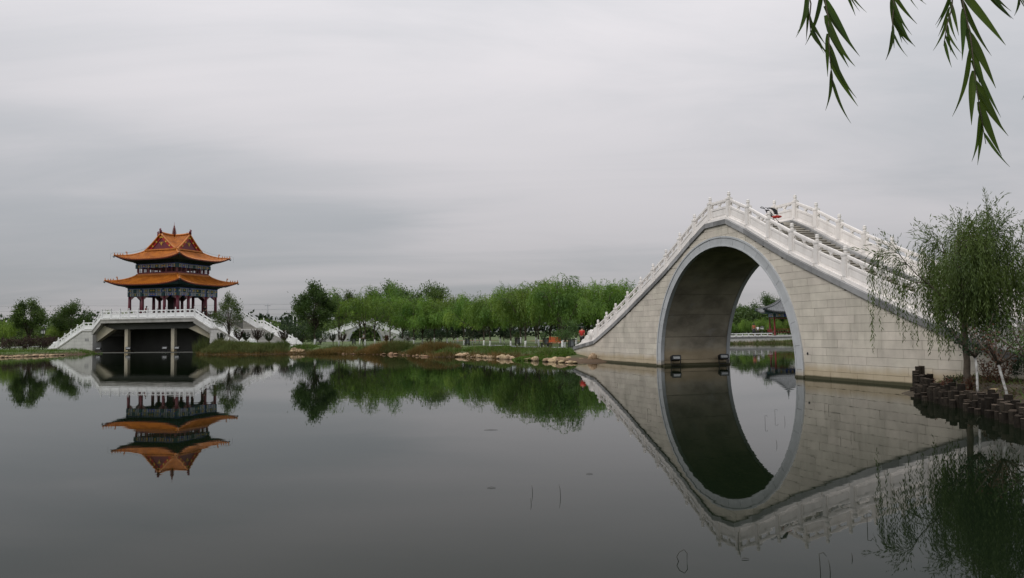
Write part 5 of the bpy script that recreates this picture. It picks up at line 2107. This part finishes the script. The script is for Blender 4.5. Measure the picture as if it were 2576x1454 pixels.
# ------------------------------------------------------------------ small white bridge behind the grove
c_ = at(919, 850, 160)
SB = empty('small_arch_bridge', (c_.x, c_.y, .25), R(6), 'small white stone arch bridge seen between the willow trunks', 'bridge')
sprof = pwl([(-10.2, .75), (-8.6, 1.0), (-1.3, 3.62), (1.3, 3.62), (8.6, 1.0), (10.2, .75)])
SR, SZ = 3.25, -.05
cols = sorted(set(list(np.linspace(-10.2, 10.2, 50)) + [SR * math.cos(t) for t in np.linspace(0, math.pi, 25)]))
mb = MB()
for a, b in zip(cols[:-1], cols[1:]):
    if b - a < 1e-5:
        continue
    inside = abs((a + b) / 2) < SR
    la = SZ + math.sqrt(max(0, SR ** 2 - a * a)) if inside else -.6
    lb = SZ + math.sqrt(max(0, SR ** 2 - b * b)) if inside else -.6
    ta, tb_ = sprof(a) - .2, sprof(b) - .2
    mb.poly([(a, 0, la), (b, 0, lb), (b, 0, tb_), (a, 0, ta)])
    mb.poly([(a, 3.6, ta), (b, 3.6, tb_), (b, 3.6, lb), (a, 3.6, la)])
    mb.poly([(a, 0, ta), (b, 0, tb_), (b, 3.6, tb_), (a, 3.6, ta)])
    if inside:
        mb.poly([(a, 0, la), (a, 3.6, la), (b, 3.6, lb), (b, 0, lb)])
mb.build('body', M_CONCW, SB)
mb = MB()
for i in range(24):
    a0, a1 = math.pi * i / 24, math.pi * (i + 1) / 24
    pts = [((r_ * math.cos(a)), SZ + r_ * math.sin(a)) for r_, a in ((SR - .02, a0), (SR + .4, a0), (SR + .4, a1), (SR - .02, a1))]
    mb.prism(pts, -.06, .2)
mb.build('arch_ring', M_RING, SB)
xx = [-10.2, -8.6, -6.2, -3.8, -1.3, 1.3, 3.8, 6.2, 8.6, 10.2]
for a, b in zip(xx[:-1], xx[1:]):
    MB().prism([(a, sprof(a) - .2), (b, sprof(b) - .2), (b, sprof(b)), (a, sprof(a))], -.08, 3.68).build('coping_stone', M_MARBLE2, SB)
for y_ in (.15, 3.45):
    railing(SB, y_, [-8.6, -7.15, -5.7, -4.25, -2.8, -1.3, 0, 1.3, 2.8, 4.25, 5.7, 7.15, 8.6], sprof, M_MARBLE2, .95, .2, lod=2)

# ------------------------------------------------------------------ grey roofed pavilion beyond the arch
gp = at(1979, 843, 108)
TP = empty('stone_terrace', (gp.x - 4.0, gp.y + 1.5, 0), 0, 'low white stone terrace across the water beyond the arch', 'terrace')
MB().box(-6.4, 9, -4.2, 4, -.5, 1.02).build('body', M_CONCW, TP)
MB().box(-6.5, 9.1, -4.3, 4.1, .82, .9).build('ledge', M_COPE, TP)
for i in range(9):
    x0 = -6.4 + i * .85
    MB().box(x0, x0 + .12, -4.28, -4.12, 1.02, 1.32).build('baluster', M_MARBLE2, TP)
MB().box(-6.45, 1.1, -4.3, -4.1, 1.3, 1.4).build('handrail', M_MARBLE2, TP)
GPV = empty('grey_pavilion', (gp.x, gp.y, 1.05), R(-9), 'small red columned pavilion with grey tiled roof seen through the arch', 'pavilion')
hg = 1.88
cm_ = MB().lathe([(0, .17), (.1, .17), (.12, .115), (2.6, .105)], (0, 0, 0), 10).mesh('column', M_RED, True)
for x in (-hg, hg):
    for y in (-hg, hg):
        link('column', cm_, GPV, (x, y, 0))
for q in range(4):
    rot = Matrix.Rotation(q * math.pi / 2, 4, 'Z')
    painted_beam(GPV, 'painted_beam', -hg - .15, hg + .15, -hg - .1, 2.55, 3.0, rot, rg)
    MB().box(-hg, hg, -hg - .03, -hg + .03, 2.3, 2.38, rot).build('tie_beam', M_RED, GPV)
    if q != 2:
        mb = MB().box(-hg, hg, -hg - .2, -hg + .2, .40, .47, rot).box(-hg - .25, hg + .25, -hg - .42, -hg - .36, .82, .88, rot)
        for i in range(12):
            x = -hg + 2 * hg * i / 11
            mb.box(x - .015, x + .015, -hg - .38, -hg - .34, .45, .83, rot)
        mb.build('bench_rail', M_RED, GPV)
MB().box(-hg, hg, -hg, hg, 3.0, 3.1).build('ceiling_panel', M_DKGREEN, GPV)
skirt(GPV, 3.1, .12, 3.2, 5.5, .5, .45, M_TILEG, M_TILEG, .26, .06, M_DKGREEN, hg + .1, 3.1, .09, beasts=False)
MB().lathe([(0, .16), (.15, .2), (.3, .08), (.5, .14), (.8, .05), (1.3, .015)], (0, 0, 5.5), 10).build('spire', M_TILEG, GPV, True)
for X, d, top, lab in ((1852, 128, 806, 'pale willow on the far bank, leftmost in the arch opening'), (1880, 124, 800, 'pale willow on the far bank behind the two walkers'),
                       (1912, 126, 797, 'pale willow on the far bank left of the grey pavilion'), (1950, 132, 798, 'pale willow behind the grey pavilion'), (1985, 132, 798, 'pale willow behind the right side of the grey pavilion')):
    tree_at(WK[(X // 7) % 5], X, d, top, 7.4, lab, 'willow', 'willows on the far bank')
for X, d, top, lab in ((1935, 150, 752, 'dark sparse treetop above the far bank left of the grey roof'), (1868, 155, 776, 'dark tree in the row behind the far willows, leftmost'), (1900, 152, 778, 'dark tree in the row behind the far willows')):
    tree_at(RT[1], X, d, top, 6.9, lab, 'tree')
n = 9000
nr = np.random.default_rng(6)
xx = nr.uniform(30, 75, n)
P = np.stack([xx, 148 + nr.normal(0, 2, n), .4 + nr.random(n) ** .7 * 5.0 * (1 + .15 * np.sin(xx * .9))], 1)
T(link('far_hedge', leaf_mesh('far_hedge', P, nr.normal(0, 1, (n, 3)), .6, .35, M_TREE, nr)), 'green hedge of bushes on the bank beyond the arch', 'hedge', kind='stuff')
FS = [(44, 100), (40, 102), (36, 104), (28.5, 105), (25, 100)]
blades('far_reeds', along(FS, 3000, -1.0, 1.2, 51), .5, .05, M_REED, 'green water plants along the far bank beyond the arch', 'reeds', 51, .4)

# ------------------------------------------------------------------ street lamps, poles, benches and lanterns


def lamp(X, d, top, label, arms=2, name='street_lamp', group=None):
    p = at(X, top, d)
    g = gz(p.x, p.y)
    H = p.z - g
    o = empty(name, (p.x, p.y, g), 0, label, 'street lamp', group)
    MB().tube([(0, 0, 0), (0, 0, H * .9)], [.10, .06], 8).build('pole', M_WHITE, o, True)
    for s in ((-1, 1) if arms == 2 else (1,)):
        pts = [(0, 0, H * .88), (s * .25, 0, H * .94), (s * .9, 0, H * .985)]
        ar = MB().tube(pts, [.05, .045, .035], 6).build('arm', M_WHITE, o, True)
        MB().box(s * .85 - .35, s * .85 + .5 * s + .35, -.13, .13, H * .975, H * .995).build('lamp_head', M_GREYM, ar)
    return o


lamp(1903, 170, 765, 'white street lamp with two arms beyond the arch')
lamp(738, 190, 789, 'white twin street lamp right of the platform stairs, left one', group='street lamps right of the stairs')
lamp(747, 196, 792, 'white twin street lamp right of the platform stairs, right one', group='street lamps right of the stairs')
lamp(120, 190, 796, 'white twin street lamp far behind the left bank')


def garden_lamp(X, d, top, label):
    p = at(X, top, d)
    g = gz(p.x, p.y)
    H = p.z - g
    o = empty('garden_lamp', (p.x, p.y, g), 0, label, 'garden lamp')
    MB().tube([(0, 0, 0), (0, 0, H * .8)], [.07, .045], 8).build('pole', M_BLACK, o, True)
    MB().box(-.2, .2, -.2, .2, H * .8, H * .96).build('lantern_glass', M_WHITE, o)
    mb = MB()
    for x in (-.2, .17):
        for y in (-.2, .17):
            mb.box(x - .01, x + .04, y - .01, y + .04, H * .79, H * .97)
    mb.lathe([(0, .32), (.08, .2), (.2, .02)], (0, 0, H * .96), 8)
    mb.build('lantern_frame', M_BLACK, o)


garden_lamp(108, 112, 829, 'black post lamp with a white lantern on the left bank')
garden_lamp(1917, 116, 822, 'black post lamp behind the two walkers beyond the arch')


def power_pole(X, d, top, label, arms=False):
    p = at(X, top, d)
    o = empty('power_pole', (p.x, p.y, .4), 0, label, 'power pole', 'power poles behind the pavilion')
    H = p.z - .4
    MB().tube([(0, 0, 0), (0, 0, H)], [.22, .16], 8).build('pole', M_GREYM, o, True)
    for k in ((.92, .82) if arms else (.95,)):
        MB().box(-.9, .9, -.06, .06, H * k, H * k + .12).build('crossarm', M_GREYM, o)
    return Vector((p.x, p.y, p.z))


t1 = power_pole(163, 240, 768, 'grey power pole left of the platform')
t2 = power_pole(210, 250, 780, 'short grey power pole with two crossarms above the left stairs', True)
t3 = power_pole(673, 235, 765, 'grey power pole right of the platform stairs')
for k, dz in enumerate((0, -1.6, -3.0)):
    mb = MB()
    spans = [(Vector((-190, 245, t1.z + 1)), t1), (t1, t3), (t3, Vector((0, 228, t3.z - .5)))]
    for a, b in spans:
        pts = []
        for i in range(15):
            u = i / 14
            q = a.lerp(b, u)
            pts.append((q.x, q.y, q.z + dz - 6 * .25 * u * (1 - u)))
        mb.tube(pts, .035, 4)
    T(mb.build('power_line', M_GREYM), ('topmost', 'middle', 'lowest')[k] + ' of the three power lines behind the pavilion', 'power line', 'power lines behind the pavilion')

# orange bench
bp_ = onz(1396, 875, .5)
BN = empty('park_bench', (bp_.x, bp_.y, gz(bp_.x, bp_.y)), R(-28), 'park bench with an orange slatted back under the willows', 'bench')
for i in range(4):
    MB().box(-.75, .75, -.20 + .11 * i, -.11 + .11 * i, .43, .47).build('seat_slat', M_ORANGE, BN)
for i in range(5):
    z0 = .52 + .105 * i
    MB().box(-.75, .75, .24 + .02 * i, .27 + .02 * i, z0, z0 + .092).build('back_slat', M_ORANGE, BN)
for x in (-.62, .62):
    MB().box(x - .03, x + .03, -.24, .30, .37, .43).box(x - .03, x + .03, -.24, -.18, 0, .4).box(x - .03, x + .03, .24, .30, 0, .4).box(x - .025, x + .025, .275, .30, .4, 1.0).build('leg_frame', M_BLACK, BN)
tb_ = at(1375, 871, bp_.y + .2)
TBL = empty('park_table', (tb_.x, tb_.y, gz(tb_.x, tb_.y)), R(-28), 'small black park table left of the orange bench', 'table')
MB().box(-.6, .6, -.32, .32, .40, .46).build('table_top', M_BLACK, TBL)
for x in (-.45, .45):
    MB().box(x - .04, x + .04, -.25, .25, 0, .40).build('leg', M_BLACK, TBL)


def lantern(X, Y, label):
    p = onz(X, Y, .5)
    o = empty('lawn_lantern', (p.x, p.y, gz(p.x, p.y)), R(15), label, 'lantern', 'lawn lanterns in the grove')
    mb = MB()
    for x in (-.2, .2):
        for y in (-.2, .2):
            mb.box(x - .04, x + .04, y - .04, y + .04, 0, .95)
    for z_ in (.22, .82):
        mb.box(-.3, .3, -.3, .3, z_, z_ + .06)
    mb.build('frame', M_BLACK, o)
    MB().box(-.15, .15, -.15, .15, .3, .80).build('lantern_glass', M_GREYM, o)


for X, Y, lab in ((1438, 877.5, 'black framed lawn lantern nearest the tall bridge'), (1374, 872, 'black framed lawn lantern just left of the orange bench'), (1302, 869, 'black framed lawn lantern left of the thick white willow base'),
                  (1176, 868, 'black framed lawn lantern under the dark small tree on the left'), (985, 867, 'black framed lawn lantern right of the small white bridge'), (890, 868, 'black lawn lantern before the arch of the small white bridge')):
    lantern(X, Y, lab)

# ------------------------------------------------------------------ people


def person(loc, rz, label, pose, top, low, long_hair=False, s=1.0, dress=False):
    """one skinned body; clothes are slightly fuller skins over it"""
    o = empty('person', loc, rz, label, 'person')
    o.scale = (s, s, s)
    if pose == 'stand':
        hip, kn, an = .93, .5, .08
        J = dict(pel=(0, 0, .95), wai=(0, 0, 1.10), chest=(0, -.01, 1.30), neck=(0, 0, 1.46), head=(0, -.01, 1.60), crown=(0, 0, 1.70))
        legs = [[(sx * .09, 0, .90), (sx * .10, -.03, .50), (sx * .10, .02, .09), (sx * .11, -.13, .04)] for sx in (-1, 1)]
        arms = [[(sx * .17, 0, 1.40), (sx * .23, .03, 1.13), (sx * .22, -.10, .90)] for sx in (-1, 1)]
    elif pose == 'carry':
        J = dict(pel=(0, 0, .95), wai=(0, 0, 1.10), chest=(0, -.01, 1.30), neck=(0, -.01, 1.46), head=(0, -.03, 1.59), crown=(0, -.02, 1.70))
        legs = [[(-.09, 0, .90), (-.10, -.12, .52), (-.10, -.02, .09), (-.11, -.16, .05)], [(.09, 0, .90), (.10, .06, .50), (.10, .20, .11), (.11, .08, .04)]]
        arms = [[(sx * .17, 0, 1.40), (sx * .22, .02, 1.14), (sx * .12, -.22, 1.06)] for sx in (-1, 1)]
    else:
        J = dict(pel=(0, 0, .52), wai=(0, -.02, .68), chest=(0, -.06, .88), neck=(0, -.09, 1.03), head=(0, -.13, 1.16), crown=(0, -.13, 1.27))
        legs = [[(sx * .10, -.05, .52), (sx * .12, -.45, .50), (sx * .12, -.43, .10), (sx * .12, -.57, .05)] for sx in (-1, 1)]
        arms = [[(sx * .18, -.07, .97), (sx * .24, -.16, .72), (sx * .15, -.36, .60)] for sx in (-1, 1)]
    rad = dict(pel=.13, wai=.115, chest=.14, neck=.055, head=.088, crown=.07)

    def skin(name, chains, m, parent, root=0):
        V, E_, Rd = [], [], []
        key = {}
        for ch in chains:
            prev = None
            for p, r in ch:
                p = tuple(round(c, 4) for c in p)
                if p not in key:
                    key[p] = len(V)
                    V.append(p)
                    Rd.append(r)
                i = key[p]
                if prev is not None and prev != i:
                    E_.append((prev, i))
                prev = i
        me = bpy.data.meshes.new(name)
        me.from_pydata(V, E_, [])
        me.materials.append(m)
        ob = link(name, me, parent)
        md = ob.modifiers.new('skin', 'SKIN')
        sv = me.skin_vertices[0] if me.skin_vertices else None
        if sv is None:
            bpy.context.view_layer.update()
            sv = me.skin_vertices[0]
        for i, r in enumerate(Rd):
            q = r if hasattr(r, '__len__') else (r, r)
            sv.data[i].radius = q
            sv.data[i].use_root = (i == root)
        md.use_smooth_shade = True
        sb = ob.modifiers.new('sub', 'SUBSURF')
        sb.levels = sb.render_levels = 1
        return ob
    trunk = [(J['pel'], rad['pel']), (J['wai'], rad['wai']), (J['chest'], rad['chest']), (J['neck'], rad['neck']), (J['head'], rad['head']), (J['crown'], rad['crown'])]
    ch = [trunk]
    for l in legs:
        ch.append([(J['pel'], rad['pel']), (l[0], .085), (l[1], .058), (l[2], .04), (l[3], .035)])
    for a in arms:
        ch.append([(J['chest'], rad['chest']), (a[0], .052), (a[1], .040), (a[2], .028)])
    body = skin('body', ch, M_SKIN, o)
    tr = [(J['pel'], .142), (J['wai'], .14), (J['chest'], .158), ((J['neck'][0], J['neck'][1], J['neck'][2] - .06), .075)]
    c2 = [tr] + [[(J['chest'], .158), (a[0], .07), (tuple(Vector(a[0]).lerp(Vector(a[1]), .75)), .058)] for a in arms]
    skin('shirt', c2, top, o)
    if dress:
        kz = .35
        MB().lathe([(kz, .26), (.7, .20), (.98, .16)], (0, 0, 0), 12).build('skirt', low, o, True)
    else:
        c3 = [[(J['pel'], .147), (l[0], .10), (l[1], .075), (tuple(Vector(l[1]).lerp(Vector(l[2]), .9)), .062)] for l in legs]
        skin('trousers', c3, low, o)
    h = Vector(J['head'])
    hb = MB().ball((h.x, h.y + .02, h.z + .035), .098, .105, .10, 12, 7)
    if long_hair:
        hb.ball((h.x, h.y + .06, h.z - .08), .085, .06, .17, 10, 6)
    hb.build('hair', M_HAIR, o, True)
    fc = MB().m(0).ball((h.x, h.y - .105, h.z - .005), .014, .02, .022, 8, 5)
    for sx in (-1, 1):
        fc.m(0).ball((h.x + sx * .092, h.y, h.z), .014, .022, .03, 8, 5)
        fc.m(1).ball((h.x + sx * .034, h.y - .088, h.z + .015), .010, .008, .007, 8, 5)
    fc.m(2).ball((h.x, h.y - .09, h.z - .05), .026, .01, .008, 8, 5)
    fc.build('face', [M_SKIN, M_HAIR, M_CRED], o, True)
    for a, sx in zip(arms, (-1, 1)):
        w = Vector(a[2])
        d = (Vector(a[2]) - Vector(a[1])).normalized()
        sd_ = Vector((1, 0, 0))
        sd_ = (sd_ - d * sd_.dot(d)).normalized()
        up = d.cross(sd_)
        hd = MB().tube([tuple(w - d * .02), tuple(w + d * .03), tuple(w + d * .085)], [.026, .036, .034], 8)
        for k, (off, ln) in enumerate(((-.028, .065), (-.009, .078), (.010, .072), (.027, .056))):
            b = w + d * .08 + sd_ * off
            hd.tube([tuple(b), tuple(b + d * ln * .5 + up * .006), tuple(b + d * ln * .9 + up * .024)], [.0098, .009, .006], 6)
        b = w + d * .03 - sd_ * sx * .03
        hd.tube([tuple(b), tuple(b + d * .03 - sd_ * sx * .022), tuple(b + d * .058 - sd_ * sx * .026)], [.012, .0105, .007], 6)
        hd.build('hand', M_SKIN, o, True)
    sh = MB()
    for l in legs:
        f, t = Vector(l[2]), Vector(l[3])
        dd = Vector((t.x - f.x, t.y - f.y, 0)).normalized()
        z0_ = min(f.z, t.z) - .03
        p0, p1 = f - dd * .06, f + dd * .19
        sh.tube([(p0.x, p0.y, z0_ + .035), (f.x, f.y, z0_ + .05), (p1.x, p1.y, z0_ + .03)], [.04, .055, .035], 8)
    sh.build('shoes', M_CBLACK, o, True)
    return o


pr_ = at(1464, 840, 60.6)
person((pr_.x, pr_.y, max(.72, gz(pr_.x, pr_.y))), R(150), 'person in a red top standing by the left foot of the tall bridge', 'stand', M_CRED, M_CBLACK)
pw2 = at(915, 860, 102)
person((pw2.x, pw2.y, gz(pw2.x, pw2.y)), R(-60), 'person in a white shirt and dark trousers walking before the small white bridge', 'carry', M_CWHITE, M_CBLACK)
pf = at(1897, 835, 106.5)
person((pf.x, pf.y, 1.04), R(170), 'person in a rust top and long black skirt on the far terrace', 'stand', M_CORG, M_CBLACK, True, 1.0, True)
person((pf.x + .55, pf.y + .1, 1.04), R(170), 'smaller person in a white shirt on the far terrace', 'stand', M_CWHITE, M_CGREY, False, .8)
for x, y, rz, pose, top, low, lab in ((3.55, -.9, R(60), 'sit', M_CGREY, M_CGREY, 'person in dark clothes seated by the right corner columns of the pavilion'),
                                      (3.9, 1.6, R(20), 'carry', M_CBLACK, M_CGREY, 'person in black standing behind the rightmost pavilion column'),
                                      (-.2, -2.6, R(0), 'sit', M_CGREY, M_CBLACK, 'dark haired person seated near the front middle of the pavilion'),
                                      (.7, -2.4, R(-20), 'sit', M_CORG, M_CGREY, 'person in a rust top seated near the front middle of the pavilion'),
                                      (-3.1, -1.6, R(10), 'stand', M_CRED, M_CBLACK, 'person in red beside a left column of the pavilion')):
    q = ppt(x, y, 0)
    person((q.x, q.y, 4.59), TH + rz, lab, pose, top, low)
q = ppt(3.55, -.9, 0)
SL = empty('stool', (q.x, q.y, 4.59), TH, 'low dark stool under the seated person at the right pavilion columns', 'stool')
MB().box(-.2, .2, -.2, .2, .36, .41).build('seat', M_DARKW, SL)
for x in (-.16, .16):
    for y in (-.16, .16):
        MB().box(x - .02, x + .02, y - .02, y + .02, 0, .36).build('leg', M_DARKW, SL)
for x, lab in ((-.2, 'low dark stool under the dark haired person in the pavilion'), (.7, 'low dark stool under the person in rust in the pavilion')):
    c = copy_tree(SL)
    q = ppt(x, -2.6 if x < 0 else -2.4, 0)
    c.location = (q.x, q.y, 4.59)
    c['label'] = lab

# ------------------------------------------------------------------ pushchair at the top of the bridge
q = bpt(1.95, 2.05, 7.20)
ST = empty('pushchair', q, R(-72.12 + 28), 'black and red folding pushchair standing on the bridge stairs', 'pushchair')
# local: x forward
for s in (-1, 1):
    y = s * .21
    mb = MB().tube([(-.42, y, 1.0), (-.30, y, .86), (.22, y, .18), (.34, y, .08)], .014, 6)
    mb.tube([(-.30, y, .08), (-.05, y, .48), (.02, y, .55)], .013, 6)
    mb.tube([(-.42, y, 1.0), (-.50, y, 1.03), (-.55, y, .98)], .014, 6)
    mb.build('frame', M_BLACK, ST, True)
MB().tube([(-.55, -.21, .98), (-.57, 0, .99), (-.55, .21, .98)], .02, 8).build('handle', M_BLACK, ST, True)
for x in (-.30, .34):
    for s in (-1, 1):
        wh = MB()
        for j in range(14):
            a0, a1 = 2 * math.pi * j / 14, 2 * math.pi * (j + 1) / 14
            wh.tube([(x + .072 * math.cos(a0), s * .23, .08 + .072 * math.sin(a0)), (x + .072 * math.cos(a1), s * .23, .08 + .072 * math.sin(a1))], .017, 5)
        w = wh.build('wheel', M_BLACK, ST, True)
        MB().tube([(x, s * .215, .08), (x, s * .245, .08)], .05, 10).build('rim', M_GREYM, w, True)
MB().prism([(-.10, .40), (.28, .46), (.28, .52), (-.10, .47)], -.18, .18).build('seat', M_CRED, ST)
MB().prism([(-.12, .42), (-.05, .44), (-.26, .86), (-.33, .84)], -.18, .18).build('backrest', M_CBLACK, ST)
MB().prism([(.20, .40), (.36, .44), (.37, .50), (.2, .50)], -.17, .17).build('footmuff', M_CRED, ST)
mb = MB()
for j in range(7):
    a0, a1 = R(100 - 14 * j), R(100 - 14 * (j + 1))
    p0, p1 = (-.18 + .34 * math.cos(a0), .58 + .36 * math.sin(a0)), (-.18 + .34 * math.cos(a1), .58 + .36 * math.sin(a1))
    mb.box(min(p0[0], p1[0]), max(p0[0], p1[0]) + .005, -.2, .2, min(p0[1], p1[1]) - .01, max(p0[1], p1[1]))
mb.build('canopy', M_CBLACK, ST)
MB().box(-.34, -.05, -.17, .17, .12, .26).build('basket', M_CBLACK, ST)

# ------------------------------------------------------------------ stems and twigs in the water
sm = random.Random(8)
SG = 'thin stems standing in the water'


def stem(X, Y, H, kind, label):
    p = onz(X, Y, 0)
    H = H * (.38 if Y > 1150 else .36)
    mb = MB()
    a = sm.uniform(-.25, .25)
    if kind == 'straight':
        pts = [(0, 0, -.1), (a * H * .3, 0, H * .5), (a * H * .8, 0, H)]
    elif kind == 'bent':
        pts = [(0, 0, -.1), (a * H * .2, 0, H * .6), (a * H * .4, 0, H * .95), (a * H * .4 + .22 * H, 0, H * 1.0), (a * H * .4 + .4 * H, 0, H * .8)]
    else:
        pts = [(-.30 * H, 0, .0), (-.42 * H, 0, .3 * H), (-.25 * H, 0, .62 * H), (.1 * H, 0, .8 * H), (.3 * H, 0, .55 * H), (.28 * H, 0, 0)]
    mb.tube(pts, [.0035] * (len(pts) - 1) + [.0015], 5)
    o = mb.build('reed_stem', M_STEM, None, True, tuple(p))
    o.rotation_euler = (0, 0, sm.uniform(-.3, .3))
    T(o, label, 'reed stem', SG)


for X, Y, H, k, lab in ((1340, 1240, .28, 'straight', 'short stem pair in the open water, left one'), (1411, 1248, .42, 'straight', 'lone straight stem in the open water'),
                        (1337, 1268, .2, 'straight', 'shortest stem in the open water'), (1855, 1365, .4, 'straight', 'upright stem over the mirrored bridge crest'),
                        (1718, 1412, .36, 'loop', 'looped stem near the bottom edge'), (2182, 1325, .4, 'bent', 'dark bent stem over the mirrored right railing'),
                        (2065, 1445, .5, 'bent', 'bent stem at the bottom edge below the mirrored railing'), (2090, 1440, .3, 'straight', 'faint straight stem beside the bent one at the bottom edge'),
                        (2145, 1405, .14, 'straight', 'tiny stub of stem near the bottom right'), (1925, 1065, .5, 'bent', 'bent stem in the mirrored arch opening, upper left'),
                        (1950, 1050, .55, 'bent', 'bent stem in the mirrored arch opening, centre'), (1975, 1062, .4, 'straight', 'thin stem in the mirrored arch opening, right'),
                        (1955, 1120, .3, 'straight', 'short stem in the lower mirrored arch opening'), (2075, 1030, .35, 'straight', 'stem tuft over the mirrored wall, right of the arch'),
                        (2085, 1033, .45, 'bent', 'bent stem over the mirrored wall, right of the arch'), (2115, 1110, .3, 'straight', 'stem over the mirrored wall, left of a pair'),
                        (2140, 1105, .32, 'straight', 'stem over the mirrored wall, right of a pair'), (1630, 1045, .5, 'bent', 'bent stem left of the mirrored arch'), (1650, 1030, .5, 'straight', 'straight stem left of the mirrored arch'),
                        (2010, 1000, .3, 'straight', 'thin stem just below the right arch foot'), (2465, 1065, .5, 'loop', 'pale bent twig in the water before the log stakes')):
    stem(X, Y, H, k, lab)
for X, Y, L_, lab in ((1483, 1193, .10, 'small floating twig left of the mirrored bridge'), (1236, 1228, .12, 'tiny floating twig in the open water'), (1235, 1082, .3, 'floating twig below the mirrored willows'),
                      (1875, 1408, .07, 'floating leaf by the mirrored bridge crest')):
    p = onz(X, Y, 0)
    o = MB().tube([(-L_ / 2, 0, .006), (0, .02, .012), (L_ / 2, 0, .006)], [.002, .004, .002], 5).build('floating_twig', M_STEM, None, True, (p.x, p.y, 0))
    T(o, lab, 'twig', 'twigs floating on the lake')
